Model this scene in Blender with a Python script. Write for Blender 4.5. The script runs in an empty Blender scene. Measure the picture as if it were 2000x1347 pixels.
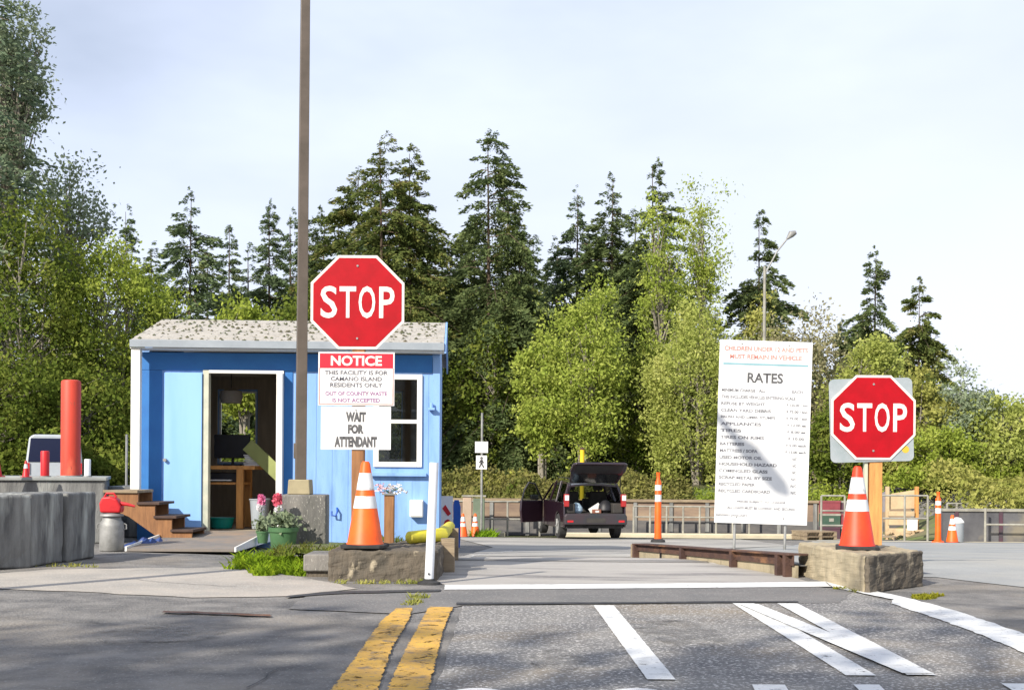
import bpy, bmesh, math, random
import numpy as np
from mathutils import Vector, Matrix
S = bpy.context.scene
COL = S.collection
rnd = random.Random(7)
# ------------------------------------------------------------------ camera
F = 2400.0; HC = 0.92; HY = 915.0; ROLL = math.radians(0.40)
cam = bpy.data.objects.new('camera', bpy.data.cameras.new('camera')); COL.objects.link(cam)
cam.data.lens = F/2000*36; cam.data.sensor_width = 36
cam.data.shift_y = (HY-673.5)/2000
cam.data.clip_start = .05; cam.data.clip_end = 3000
cam.matrix_world = Matrix.Translation((0, 0, HC)) @ Matrix.Rotation(math.pi/2, 4, 'X') @ Matrix.Rotation(ROLL, 4, 'Z')
S.camera = cam
S.render.resolution_x = 1024; S.render.resolution_y = 689
# ------------------------------------------------------------------ world and sun
LD = Vector((.94, 1.27, -1.0)).normalized()      # the way the sunlight travels
w = bpy.data.worlds.new('World'); S.world = w; w.use_nodes = True
nt = w.node_tree; nt.nodes.clear()
out = nt.nodes.new('ShaderNodeOutputWorld'); bg = nt.nodes.new('ShaderNodeBackground')
sky = nt.nodes.new('ShaderNodeTexSky'); sky.sky_type = 'NISHITA'; sky.sun_disc = False
sky.sun_elevation = math.asin(-LD.z); sky.sun_rotation = math.atan2(-LD.x, -LD.y)
sky.air_density = 1.0; sky.dust_density = 1.6; sky.ozone_density = 1.0
tc = nt.nodes.new('ShaderNodeTexCoord'); mp = nt.nodes.new('ShaderNodeMapping'); mp.inputs['Scale'].default_value = (1.3, 1.3, 3.2)
ns = nt.nodes.new('ShaderNodeTexNoise'); ns.inputs['Scale'].default_value = 1.7; ns.inputs['Detail'].default_value = 5; ns.inputs['Roughness'].default_value = .5
rp = nt.nodes.new('ShaderNodeValToRGB')
rp.color_ramp.elements[0].position = .3; rp.color_ramp.elements[0].color = (.45, .45, .45, 1)
rp.color_ramp.elements[1].position = .72; rp.color_ramp.elements[1].color = (.96, .96, .96, 1)
mx = nt.nodes.new('ShaderNodeMix'); mx.data_type = 'RGBA'
mx.inputs['B'].default_value = (10.0, 11.0, 13.5, 1)     # thin high cloud
nt.links.new(tc.outputs['Generated'], mp.inputs['Vector']); nt.links.new(mp.outputs['Vector'], ns.inputs['Vector'])
nt.links.new(ns.outputs['Fac'], rp.inputs['Fac']); nt.links.new(rp.outputs['Color'], mx.inputs['Factor'])
nt.links.new(sky.outputs['Color'], mx.inputs['A'])
sxyz = nt.nodes.new('ShaderNodeSeparateXYZ'); nt.links.new(tc.outputs['Generated'], sxyz.inputs[0])
hz = nt.nodes.new('ShaderNodeMapRange'); hz.inputs['From Min'].default_value = .34; hz.inputs['From Max'].default_value = .02; hz.inputs['To Max'].default_value = .9
cmb = nt.nodes.new('ShaderNodeMath'); cmb.operation = 'MULTIPLY_ADD'; cmb.inputs[1].default_value = -.30; nt.links.new(sxyz.outputs[0], cmb.inputs[0]); nt.links.new(sxyz.outputs[2], cmb.inputs[2])
nt.links.new(cmb.outputs[0], hz.inputs['Value'])
mx2 = nt.nodes.new('ShaderNodeMix'); mx2.data_type = 'RGBA'; mx2.inputs['B'].default_value = (10.2, 10.75, 12.3, 1)   # bright haze low in the sky
nt.links.new(hz.outputs[0], mx2.inputs['Factor']); nt.links.new(mx.outputs['Result'], mx2.inputs['A']); nt.links.new(mx2.outputs['Result'], bg.inputs['Color'])
bg.inputs['Strength'].default_value = 0.072; nt.links.new(bg.outputs['Background'], out.inputs['Surface'])
sl = bpy.data.lights.new('sun', 'SUN'); sl.energy = 5.0; sl.angle = math.radians(.5); sl.color = (1, .93, .82)
so = bpy.data.objects.new('sun', sl); COL.objects.link(so); so.rotation_mode = 'QUATERNION'
so.rotation_quaternion = LD.to_track_quat('-Z', 'Y'); so.location = (-20, -27, 30)
S.view_settings.view_transform = 'Standard'; S.view_settings.look = 'None'; S.view_settings.gamma = 1
S.view_settings.exposure = 0.46

# ------------------------------------------------------------------ helpers
cr, sr = math.cos(ROLL), math.sin(ROLL)
def W(px, py, d):
    dx, dy = px-1000, py-HY
    ux, uy = dx*cr+dy*sr, -dx*sr+dy*cr
    return Vector((ux*d/F, d, HC-uy*d/F))
def G(px, py, z=0):
    dx, dy = px-1000, py-HY
    ux, uy = dx*cr+dy*sr, -dx*sr+dy*cr
    d = (HC-z)*F/uy
    return (ux*d/F, d)
def sstep(a, b, t):
    t = min(1, max(0, (t-a)/(b-a))); return t*t*(3-2*t)
def Z(x, y):
    s = 0 if y < 12 else min(1.25, .046*(y-12) if y > 13 else .023*(y-12)**2+.0)
    z = -s*sstep(-5, -1.8, x)
    yb = 41-7*sstep(12.8, 13.6, x)
    return z*(1-sstep(yb, yb+5, y))+.35*sstep(yb, yb+5, y)

def lin(h):
    h = h.lstrip('#'); v = [int(h[i:i+2], 16)/255 for i in (0, 2, 4)]
    return tuple(c/12.92 if c <= .04045 else ((c+.055)/1.055)**2.4 for c in v)
MATS = {}
def mat(name, c1, c2=None, scale=6, rough=.7, metal=0, bump=0, bscale=None, detail=6, stretch=(1, 1, 1), ramp=(.35, .65), spec=.4, c3=None, s3=1.0, r3=(.5, .7), speck=None, sps=120, spt=.62, coat=0):
    m = bpy.data.materials.new(name); m.use_nodes = True; n = m.node_tree; b = n.nodes['Principled BSDF']
    b.inputs['Roughness'].default_value = rough; b.inputs['Metallic'].default_value = metal
    b.inputs['Specular IOR Level'].default_value = spec; b.inputs['Coat Weight'].default_value = coat
    c1 = tuple(c1)+(1,)
    b.inputs['Base Color'].default_value = c1
    t = n.nodes.new('ShaderNodeTexCoord'); mpn = n.nodes.new('ShaderNodeMapping'); mpn.inputs['Scale'].default_value = stretch
    n.links.new(t.outputs['Object'], mpn.inputs['Vector'])
    last = None
    def noise(sc, det=detail):
        q = n.nodes.new('ShaderNodeTexNoise'); q.inputs['Scale'].default_value = sc; q.inputs['Detail'].default_value = det
        q.inputs['Roughness'].default_value = .62; n.links.new(mpn.outputs['Vector'], q.inputs['Vector']); return q
    def rampn(src, lo, hi):
        r = n.nodes.new('ShaderNodeMapRange'); r.inputs['From Min'].default_value = lo; r.inputs['From Max'].default_value = hi
        n.links.new(src, r.inputs['Value']); return r.outputs['Result']
    def mixc(fac, a, bcol):
        k = n.nodes.new('ShaderNodeMix'); k.data_type = 'RGBA'; n.links.new(fac, k.inputs['Factor'])
        if isinstance(a, tuple): k.inputs['A'].default_value = a
        else: n.links.new(a, k.inputs['A'])
        k.inputs['B'].default_value = tuple(bcol)+(1,); return k.outputs['Result']
    cur = c1
    if c2 is not None: cur = mixc(rampn(noise(scale).outputs['Fac'], *ramp), cur, c2)
    if c3 is not None: cur = mixc(rampn(noise(s3, 4).outputs['Fac'], *r3), cur, c3)
    if speck is not None: cur = mixc(rampn(noise(sps, 2).outputs['Fac'], spt, spt+.08), cur, speck)
    if not isinstance(cur, tuple): n.links.new(cur, b.inputs['Base Color'])
    if bump:
        bn = n.nodes.new('ShaderNodeBump'); bn.inputs['Strength'].default_value = bump; bn.inputs['Distance'].default_value = .02
        n.links.new(noise(bscale or scale*3, 5).outputs['Fac'], bn.inputs['Height']); n.links.new(bn.outputs['Normal'], b.inputs['Normal'])
    return m
def leafmat(name, ca, cb, cc=None, sc=.8, tr=.35):
    m = bpy.data.materials.new(name); m.use_nodes = True; n = m.node_tree; n.nodes.clear()
    o = n.nodes.new('ShaderNodeOutputMaterial'); d = n.nodes.new('ShaderNodeBsdfDiffuse'); t = n.nodes.new('ShaderNodeBsdfTranslucent'); mxs = n.nodes.new('ShaderNodeMixShader')
    tcn = n.nodes.new('ShaderNodeTexCoord'); q = n.nodes.new('ShaderNodeTexNoise'); q.inputs['Scale'].default_value = sc; q.inputs['Detail'].default_value = 7; q.inputs['Roughness'].default_value = .75
    n.links.new(tcn.outputs['Object'], q.inputs['Vector'])
    r = n.nodes.new('ShaderNodeValToRGB'); e = r.color_ramp.elements
    e[0].position = .34; e[0].color = tuple(ca)+(1,); e[1].position = .64; e[1].color = tuple(cb)+(1,)
    if cc is not None: x = e.new(.52); x.color = tuple(cc)+(1,)
    n.links.new(q.outputs['Fac'], r.inputs['Fac'])
    n.links.new(r.outputs['Color'], d.inputs['Color']); n.links.new(r.outputs['Color'], t.inputs['Color'])
    mxs.inputs['Fac'].default_value = tr
    n.links.new(d.outputs[0], mxs.inputs[1]); n.links.new(t.outputs[0], mxs.inputs[2]); n.links.new(mxs.outputs[0], o.inputs['Surface'])
    return m

class MB:
    def __init__(s): s.v = []; s.f = []
    def add(s, vs, fs):
        o = len(s.v); s.v += [tuple(v) for v in vs]; s.f += [tuple(i+o for i in f) for f in fs]; return s
    def box(s, x0, x1, y0, y1, z0, z1, M=None):
        vs = [Vector(p) for p in ((x0,y0,z0),(x1,y0,z0),(x1,y1,z0),(x0,y1,z0),(x0,y0,z1),(x1,y0,z1),(x1,y1,z1),(x0,y1,z1))]
        if M: vs = [M @ v for v in vs]
        return s.add(vs, [(3,2,1,0),(4,5,6,7),(0,1,5,4),(1,2,6,5),(2,3,7,6),(3,0,4,7)])
    def tube(s, pts, rad, n=10, cap=True):
        pts = [Vector(p) for p in pts]
        if not hasattr(rad, '__len__'): rad = [rad]*len(pts)
        vs = []; fs = []
        prev = None
        for i, p in enumerate(pts):
            t = (pts[min(i+1, len(pts)-1)]-pts[max(i-1, 0)]).normalized()
            if prev is None: prev = t.orthogonal().normalized()
            a = (prev-t*prev.dot(t)).normalized(); prev = a; b = t.cross(a)
            for k in range(n):
                th = 2*math.pi*k/n; vs.append(p+(a*math.cos(th)+b*math.sin(th))*rad[i])
        for i in range(len(pts)-1):
            for k in range(n):
                k2 = (k+1) % n; fs.append((i*n+k, i*n+k2, (i+1)*n+k2, (i+1)*n+k))
        if cap: fs.append(tuple(range(n-1, -1, -1))); fs.append(tuple((len(pts)-1)*n+k for k in range(n)))
        return s.add(vs, fs)
    def lathe(s, prof, n=24, c=(0, 0, 0), square=0):
        vs = []; fs = []
        for r, z in prof:
            for k in range(n):
                th = 2*math.pi*k/n; vs.append((c[0]+r*math.cos(th), c[1]+r*math.sin(th), c[2]+z))
        for i in range(len(prof)-1):
            for k in range(n):
                k2 = (k+1) % n; fs.append((i*n+k, i*n+k2, (i+1)*n+k2, (i+1)*n+k))
        fs.append(tuple(range(n-1, -1, -1))); fs.append(tuple((len(prof)-1)*n+k for k in range(n)))
        return s.add(vs, fs)
    def prism(s, poly, axis, a, b):       # polygon in the two other axes, extruded along axis
        def P(u, v, t): return {'x': (t, u, v), 'y': (u, t, v), 'z': (u, v, t)}[axis]
        n = len(poly); vs = [P(u, v, a) for u, v in poly]+[P(u, v, b) for u, v in poly]
        return s.add(vs, [tuple(range(n-1, -1, -1)), tuple(range(n, 2*n))]+[(i, (i+1) % n, n+(i+1) % n, n+i) for i in range(n)])
    def build(s, name, m, parent=None, smooth=False, bevel=0, loc=None, rot=None, segs=2):
        me = bpy.data.meshes.new(name); me.from_pydata(s.v, [], s.f)
        bm = bmesh.new(); bm.from_mesh(me); bmesh.ops.recalc_face_normals(bm, faces=bm.faces); bm.to_mesh(me); bm.free()
        if m: me.materials.append(m)
        o = bpy.data.objects.new(name, me); COL.objects.link(o)
        if smooth:
            for p in me.polygons: p.use_smooth = True
            try: me.set_sharp_from_angle(angle=math.radians(38))
            except Exception: pass
        if bevel:
            md = o.modifiers.new('bevel', 'BEVEL'); md.width = bevel; md.segments = segs; md.limit_method = 'ANGLE'; md.angle_limit = math.radians(35)
        if loc is not None: o.location = loc
        if rot is not None: o.rotation_euler = rot
        if parent: o.parent = parent
        return o
def tag(o, label=None, cat=None, group=None, kind=None):
    if label: o['label'] = label
    if cat: o['category'] = cat
    if group: o['group'] = group
    if kind: o['kind'] = kind
    return o
def thing(name, label, cat, loc=(0, 0, 0), rot=(0, 0, 0), group=None):
    o = bpy.data.objects.new(name, None); COL.objects.link(o); o.location = loc; o.rotation_euler = rot; o.empty_display_size = .2
    return tag(o, label, cat, group)
def kids(o): return [c for c in bpy.data.objects if c.parent == o]
def clone(o, loc=None, rot=None, label=None, group=None, scale=None, parent=None):
    c = o.copy(); COL.objects.link(c)
    if parent: c.parent = parent
    if loc is not None: c.location = loc
    if rot is not None: c.rotation_euler = rot
    if scale is not None: c.scale = scale
    if label: c['label'] = label
    if group: c['group'] = group
    for k in kids(o): clone(k, parent=c)
    return c
def lettering(name, items, yoff, m, parent, bold=0.0, M=None):
    """items: (text, centre x, centre z, width or None, cap height). Faces -Y."""
    V = []; FC = []
    for (t, cx, cz, wd, hh) in items:
        cu = bpy.data.curves.new('t', 'FONT'); cu.body = t; cu.size = 1; cu.offset = bold; cu.resolution_u = 3
        ob = bpy.data.objects.new('t', cu); COL.objects.link(ob)
        bpy.context.view_layer.update()
        me = bpy.data.meshes.new_from_object(ob.evaluated_get(bpy.context.evaluated_depsgraph_get()))
        bpy.data.objects.remove(ob); bpy.data.curves.remove(cu)
        vs = [v.co.copy() for v in me.vertices]
        if not vs: continue
        x0 = min(v.x for v in vs); x1 = max(v.x for v in vs); z0 = min(v.y for v in vs); z1 = max(v.y for v in vs)
        sz = hh/(z1-z0); sx = wd/(x1-x0) if wd else sz*.85
        o = len(V)
        for v in vs:
            V.append(((v.x-(x0+x1)/2)*sx+cx, yoff, (v.y-(z0+z1)/2)*sz+cz))
        FC += [tuple(i+o for i in p.vertices) for p in me.polygons]
        bpy.data.meshes.remove(me)
    b = MB(); b.v = V; b.f = FC
    return b.build(name, m, parent)
def sheet(name, poly, off, m, kind='structure', label=None, cat=None, parent=None, group=None):
    bm = bmesh.new(); vs = [bm.verts.new((x, y, 0)) for x, y in poly]; f = bm.faces.new(vs)
    bmesh.ops.triangulate(bm, faces=[f])
    y0 = min(p[1] for p in poly); y1 = max(p[1] for p in poly); x0 = min(p[0] for p in poly); x1 = max(p[0] for p in poly)
    if y1 > 12 or y0 > 12:
        yy = math.ceil(max(y0, 12)*2)/2
        while yy < min(y1, 60):
            bmesh.ops.bisect_plane(bm, geom=bm.verts[:]+bm.edges[:]+bm.faces[:], plane_co=(0, yy, 0), plane_no=(0, 1, 0)); yy += .5
        xx = math.ceil(max(x0, -6)*2)/2
        while xx < min(x1, 12):
            bmesh.ops.bisect_plane(bm, geom=bm.verts[:]+bm.edges[:]+bm.faces[:], plane_co=(xx, 0, 0), plane_no=(1, 0, 0)); xx += .5
    for v in bm.verts: v.co.z = Z(v.co.x, v.co.y)+off+(.006 if v.co.y > 12 else 0)
    bmesh.ops.recalc_face_normals(bm, faces=bm.faces)
    if sum(q.normal.z for q in bm.faces) < 0: bmesh.ops.reverse_faces(bm, faces=bm.faces)
    me = bpy.data.meshes.new(name); bm.to_mesh(me); bm.free(); me.materials.append(m)
    o = bpy.data.objects.new(name, me); COL.objects.link(o)
    if parent: o.parent = parent
    return tag(o, label, cat, group, kind)
def ragged(poly, step=.12, amp=.02, seed=1):
    r = random.Random(seed); step *= .5; amp *= .6; out = []
    for i in range(len(poly)):
        a = poly[i]; b = poly[(i+1) % len(poly)]; L = math.dist(a, b); n = max(1, int(L/step))
        for k in range(n):
            t = k/n; out.append((a[0]+(b[0]-a[0])*t+r.uniform(-amp, amp), a[1]+(b[1]-a[1])*t+r.uniform(-amp, amp)))
    return out

# ------------------------------------------------------------------ materials
M_asph = mat('asphalt', (.115, .112, .108), (.235, .222, .205), scale=2.6, rough=.95, bump=1.0, bscale=38, detail=12, ramp=(.38, .62), c3=(.27, .235, .19), s3=.55, r3=(.50, .72), speck=(.30, .29, .28), sps=55, spt=.6)
M_asph2 = mat('coarse_asphalt', (.135, .132, .132), (.245, .232, .212), scale=1.7, rough=.9, bump=.7, bscale=60, c3=(.24, .20, .15), s3=.7, r3=(.5, .68), speck=(.50, .48, .45), sps=52, spt=.55)
M_asph3 = mat('smooth_asphalt', (.13, .128, .125), (.18, .17, .16), scale=2, rough=.9, bump=.3, bscale=80, speck=(.3, .29, .27), sps=60, spt=.6)
M_lot = mat('lot_asphalt', (.23, .24, .24), (.33, .33, .315), scale=.9, rough=.9, bump=.2, bscale=60, c3=(.33, .32, .29), s3=.25, r3=(.5, .62), speck=(.4, .4, .38), sps=50, spt=.62)
M_apron = mat('worn_concrete', (.42, .375, .32), (.30, .28, .25), scale=1.2, rough=.9, bump=.4, bscale=60, c3=(.17, .16, .15), s3=.8, r3=(.55, .75), speck=(.52, .48, .42), sps=60, spt=.6)
M_deck = mat('scale_deck_concrete', (.31, .29, .265), (.40, .375, .34), scale=1.0, rough=.85, bump=.3, bscale=40, c3=(.17, .16, .155), s3=1.3, r3=(.50, .66), stretch=(.35, 1.8, 1), speck=(.45, .43, .4), sps=50, spt=.62)
M_lane = mat('lane_concrete', (.27, .255, .23), (.40, .38, .34), scale=.9, rough=.9, bump=.3, bscale=40, stretch=(.5, 1, 1), c3=(.20, .19, .18), s3=.8, r3=(.52, .66), speck=(.5, .48, .44), sps=40, spt=.62)
M_soil = mat('soil', (.13, .11, .07), (.10, .14, .035), scale=1.2, rough=1, bump=.8, bscale=14)
M_white = mat('white_road_paint', (.66, .66, .64), (.42, .42, .41), scale=9, rough=.7, ramp=(.52, .75), bump=.2, speck=(.3, .3, .3), sps=60, spt=.64)
M_yellow = mat('yellow_road_paint', (.62, .36, .055), (.50, .29, .07), scale=5, rough=.75, bump=.4, bscale=60, c3=(.22, .16, .09), s3=7, r3=(.56, .68), speck=(.2, .17, .13), sps=40, spt=.62)
def chips(m, sc, lo, hi):
    n = m.node_tree; b = n.nodes['Principled BSDF']; t = n.nodes.new('ShaderNodeTexCoord')
    q = n.nodes.new('ShaderNodeTexNoise'); q.inputs['Scale'].default_value = sc; q.inputs['Detail'].default_value = 8; q.inputs['Roughness'].default_value = .75
    r = n.nodes.new('ShaderNodeMapRange'); r.inputs['From Min'].default_value = lo; r.inputs['From Max'].default_value = hi
    n.links.new(t.outputs['Object'], q.inputs['Vector']); n.links.new(q.outputs['Fac'], r.inputs['Value']); n.links.new(r.outputs[0], b.inputs['Alpha'])
chips(M_white, 14, .33, .40); chips(M_yellow, 11, .385, .44)
M_crack = mat('tar_joint', (.02, .02, .022), (.05, .05, .05), scale=12)
M_blue = mat('blue_painted_siding', (.20, .365, .68), (.24, .41, .72), scale=1.4, rough=.62, bump=.12, bscale=20, stretch=(4, 4, .6), c3=(.13, .25, .47), s3=1.6, r3=(.5, .78), speck=(.15, .22, .35), sps=30, spt=.66)
M_trim = mat('white_painted_trim', (.74, .73, .69), (.60, .57, .47), scale=3, rough=.6, ramp=(.55, .8))
M_yellowtrim = mat('weathered_cream_trim', (.55, .53, .42), (.40, .42, .34), scale=5, rough=.7)
M_fascia = mat('grey_fascia', (.30, .33, .36), (.24, .27, .30), scale=3, rough=.6)
def shingles():
    m = mat('mossy_shingle_roof', (.42, .395, .355), (.34, .32, .285), scale=5, rough=.95, bump=.6, bscale=40)
    n = m.node_tree; b = n.nodes['Principled BSDF']; t = n.nodes.new('ShaderNodeTexCoord')
    v = n.nodes.new('ShaderNodeTexVoronoi'); v.inputs['Scale'].default_value = 7.5; v.inputs['Randomness'].default_value = 1
    n.links.new(t.outputs['Object'], v.inputs['Vector'])
    r = n.nodes.new('ShaderNodeMapRange'); r.inputs['From Min'].default_value = .22; r.inputs['From Max'].default_value = .16
    n.links.new(v.outputs['Distance'], r.inputs['Value'])
    q = n.nodes.new('ShaderNodeTexNoise'); q.inputs['Scale'].default_value = 9; q.inputs['Detail'].default_value = 4; n.links.new(t.outputs['Object'], q.inputs['Vector'])
    rq = n.nodes.new('ShaderNodeMapRange'); rq.inputs['From Min'].default_value = .4; rq.inputs['From Max'].default_value = .52; n.links.new(q.outputs['Fac'], rq.inputs['Value'])
    mu = n.nodes.new('ShaderNodeMath'); mu.operation = 'MULTIPLY'; n.links.new(r.outputs[0], mu.inputs[0]); n.links.new(rq.outputs[0], mu.inputs[1])
    src = b.inputs['Base Color'].links[0].from_socket
    k = n.nodes.new('ShaderNodeMix'); k.data_type = 'RGBA'; n.links.new(mu.outputs[0], k.inputs['Factor']); n.links.new(src, k.inputs['A']); k.inputs['B'].default_value = (.09, .085, .06, 1)
    n.links.new(k.outputs['Result'], b.inputs['Base Color']); return m
M_roof = shingles()
M_conc = mat('stained_concrete', (.24, .225, .20), (.13, .125, .12), scale=2.2, rough=.9, bump=.5, bscale=25, stretch=(1.6, 1.6, .5), c3=(.10, .10, .09), s3=1.6, r3=(.52, .72), speck=(.45, .43, .38), sps=50, spt=.62)
M_darkconc = mat('mossy_dark_concrete', (.14, .115, .085), (.08, .07, .055), scale=5, rough=.95, bump=.9, bscale=22, c3=(.33, .28, .20), s3=6, r3=(.58, .68), stretch=(1.5, 1.5, .7))
M_greyconc = mat('grey_streaked_concrete', (.25, .25, .235), (.10, .10, .098), scale=2.4, rough=.9, bump=.5, bscale=25, stretch=(2.6, 2.6, .45), c3=(.38, .39, .36), s3=1.7, r3=(.55, .72))
M_tanconc = mat('tan_concrete', (.40, .335, .225), (.28, .24, .16), scale=4, rough=.9, bump=.5, bscale=25, stretch=(1.6, 1.6, .5), c3=(.13, .11, .08), s3=2.4, r3=(.56, .72))
M_wood = mat('treated_wood', (.30, .145, .06), (.19, .09, .04), scale=7, rough=.8, bump=.3, stretch=(3, 3, .4))
M_woodl = mat('orange_wood', (.62, .30, .09), (.42, .19, .06), scale=6, rough=.75, bump=.3, stretch=(3, 3, .4))
M_woodw = mat('weathered_wood', (.33, .26, .17), (.20, .15, .10), scale=5, rough=.9, bump=.4, stretch=(.5, 2, 3))
M_rust = mat('rusty_steel', (.095, .050, .035), (.055, .03, .025), scale=8, rough=.85, bump=.5, c3=(.20, .10, .05), s3=3, r3=(.55, .7))
M_red = mat('red_reflective_sheeting', (.385, .002, .008), (.30, .002, .006), scale=7, rough=.42, spec=.25, ramp=(.4, .7))
M_signw = mat('white_sign_face', (.76, .75, .74), (.66, .65, .63), scale=4, rough=.5, c3=(.52, .49, .44), s3=6, r3=(.60, .78))
M_letr = mat('cream_white_letters', (.80, .75, .69), (.66, .60, .55), scale=8, rough=.5)
M_ink = mat('faded_black_ink', (.055, .055, .06), (.12, .12, .12), scale=9, rough=.6)
M_inkg = mat('faded_grey_ink', (.05, .05, .07), (.16, .16, .18), scale=7, rough=.6)
M_inkr = mat('faded_red_ink', (.72, .15, .12), (.75, .32, .28), scale=5, rough=.6)
M_teal = mat('teal_rule', (.16, .33, .37), (.22, .38, .42), scale=4)
M_alu = mat('dull_aluminium', (.50, .53, .54), (.36, .42, .42), scale=3, rough=.45, metal=.55)
M_galv = mat('galvanised_steel', (.34, .34, .33), (.20, .20, .19), scale=6, rough=.6, metal=.35)
M_bronze = mat('bronze_pole_paint', (.085, .068, .052), (.12, .095, .075), scale=4, rough=.5)
M_orange = mat('orange_cone_plastic', (.86, .125, .008), (.74, .085, .008), scale=4, rough=.5, c3=(.42, .09, .03), s3=7, r3=(.60, .74))
M_orange2 = mat('red_orange_cone_plastic', (.84, .06, .012), (.72, .035, .012), scale=4, rough=.5, c3=(.40, .05, .02), s3=7, r3=(.60, .74))
M_refl = mat('white_reflective_band', (.72, .73, .72), (.58, .60, .60), scale=8, rough=.4, c3=(.36, .35, .33), s3=12, r3=(.58, .72))
M_rubber = mat('black_rubber', (.018, .018, .018), (.04, .04, .04), scale=9, rough=.85)
M_pvc = mat('white_pvc', (.78, .80, .82), (.62, .64, .66), scale=4, rough=.45)
M_bollard = mat('faded_red_orange_paint', (.56, .055, .028), (.46, .042, .022), scale=3, rough=.55, stretch=(1, 1, .4), c3=(.70, .13, .07), s3=3, r3=(.56, .7), speck=(.30, .07, .04), sps=18, spt=.62)
M_redp = mat('red_plastic', (.55, .015, .02), (.42, .01, .015), scale=4, rough=.45)
M_bluep = mat('blue_plastic', (.01, .09, .42), (.01, .07, .33), scale=4, rough=.5)
M_yelp = mat('yellow_paint_worn', (.68, .60, .03), (.50, .44, .06), scale=6, rough=.6, c3=(.20, .17, .07), s3=5, r3=(.58, .68))
M_pot = mat('green_plastic_pot', (.055, .13, .055), (.08, .17, .075), scale=4, rough=.5)
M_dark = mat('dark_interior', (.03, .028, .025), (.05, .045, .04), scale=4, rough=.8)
M_inwall = mat('interior_panelling', (.40, .33, .24), (.30, .25, .18), scale=4, rough=.8, stretch=(4, 4, .5))
M_black = mat('black_plastic', (.012, .012, .014), (.02, .02, .025), scale=6, rough=.5)
M_carp = mat('dark_plum_car_paint', (.016, .007, .013), (.022, .010, .016), scale=2, rough=.28, spec=.5, coat=.7)
M_rail = mat('pale_pipe_paint', (.34, .33, .28), (.20, .19, .16), scale=3, rough=.6)
M_plum = mat('dark_plum_paint', (.10, .03, .05), (.05, .04, .05), scale=2, rough=.7)
M_tan = mat('tan_board', (.55, .42, .25), (.42, .31, .19), scale=3, rough=.85, bump=.3)
M_kerb = mat('pale_kerb', (.52, .46, .33), (.42, .38, .28), scale=2, rough=.9, bump=.3)
M_tarp = mat('blue_tarp', (.02, .045, .16), (.03, .07, .22), scale=5, rough=.6, bump=.5)
def glassmat(name, tint=(.9, .95, .95), rough=.02, alpha=.75):
    m = bpy.data.materials.new(name); m.use_nodes = True; n = m.node_tree; n.nodes.clear()
    o = n.nodes.new('ShaderNodeOutputMaterial'); g = n.nodes.new('ShaderNodeBsdfGlossy'); t = n.nodes.new('ShaderNodeBsdfTransparent'); k = n.nodes.new('ShaderNodeMixShader'); fr = n.nodes.new('ShaderNodeFresnel')
    g.inputs['Roughness'].default_value = rough; t.inputs['Color'].default_value = tuple(tint)+(1,); fr.inputs['IOR'].default_value = 1.5
    nz = n.nodes.new('ShaderNodeTexNoise'); nz.inputs['Scale'].default_value = 3; bp = n.nodes.new('ShaderNodeBump'); bp.inputs['Strength'].default_value = .04
    n.links.new(nz.outputs['Fac'], bp.inputs['Height']); n.links.new(bp.outputs['Normal'], g.inputs['Normal'])
    n.links.new(fr.outputs[0], k.inputs[0]); n.links.new(t.outputs[0], k.inputs[1]); n.links.new(g.outputs[0], k.inputs[2]); n.links.new(k.outputs[0], o.inputs['Surface']); return m
M_glass = glassmat('window_glass', (.86, .90, .88))
M_cglass = glassmat('tinted_car_glass', (.25, .30, .28))
M_bark = mat('brown_bark', (.12, .085, .06), (.07, .05, .035), scale=5, rough=1, bump=.8, stretch=(2, 2, .5))
M_barkg = mat('grey_bark', (.30, .27, .22), (.18, .16, .13), scale=5, rough=1, bump=.6, stretch=(2, 2, .5))

# ------------------------------------------------------------------ ground
def build_ground():
    xs = sorted(set([-400, -200, -100, -60, -40, -30, -20, -14, -10, -8, -7]+[i*.5 for i in range(-12, 25)]+[13, 15, 18, 22, 30, 45, 70, 110, 200, 400]))
    ys = sorted(set([-200, -60, -20, -5, 0, 3, 6, 9]+[12+i*.5 for i in range(0, 80)]+[54, 60, 70, 90, 130, 200, 400, 800]))
    vs = [(x, y, Z(x, y)) for y in ys for x in xs]; nx = len(xs)
    fs = [(j*nx+i, j*nx+i+1, (j+1)*nx+i+1, (j+1)*nx+i) for j in range(len(ys)-1) for i in range(nx-1)]
    b = MB(); b.add(vs, fs); o = b.build('ground', M_asph, smooth=True); tag(o, kind='structure')
build_ground()
# coarse asphalt of the approach lane
sheet('road', ragged([G(905, 1182), G(1560, 1176), G(1640, 1150), G(1800, 1190), G(2000, 1272), (6.5, 2), (-1.2, 2), G(850, 1347)], .4, .015, 3), .004, M_asph2)
# smooth strip by the stop line
sheet('pavement', ragged([G(600, 1165), G(870, 1150), G(1600, 1147), G(1665, 1155), G(1640, 1178), G(1400, 1180), G(905, 1183), G(800, 1200), G(560, 1190)], .3, .02, 4), .006, M_asph3)
# worn pale apron at the left; its near edge partly paints the tree-shade boundary
sheet('pavement', ragged([G(-400, 1150), G(-60, 1126), G(90, 1112), G(480, 1108), G(640, 1137), G(700, 1150), G(560, 1165), G(380, 1168), G(150, 1156), G(-30, 1148)], .35, .05, 5), .005, M_apron)
# scale deck and the lane beyond
sheet('road', [G(880, 1144), G(1590, 1139), (2.42, 10.6), (1.40, 14.2), (-.55, 14.2), (-.95, 10.5)], .004, M_deck)
sheet('road', [(-.55, 14.35), (1.40, 14.35), (1.8, 17), (5.5, 24), (7, 39.2), (-2.0, 39.2), (-1.2, 30), (-.3, 20)], .004, M_lane)
sheet('pavement', ragged([(2.55, 10.9), (3.7, 10.7), (4.2, 9.6), (30, 3), (60, 20), (60, 33), (9, 36), (5.5, 24), (1.75, 16)], 1.2, .03, 6), .005, M_lot)
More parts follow.
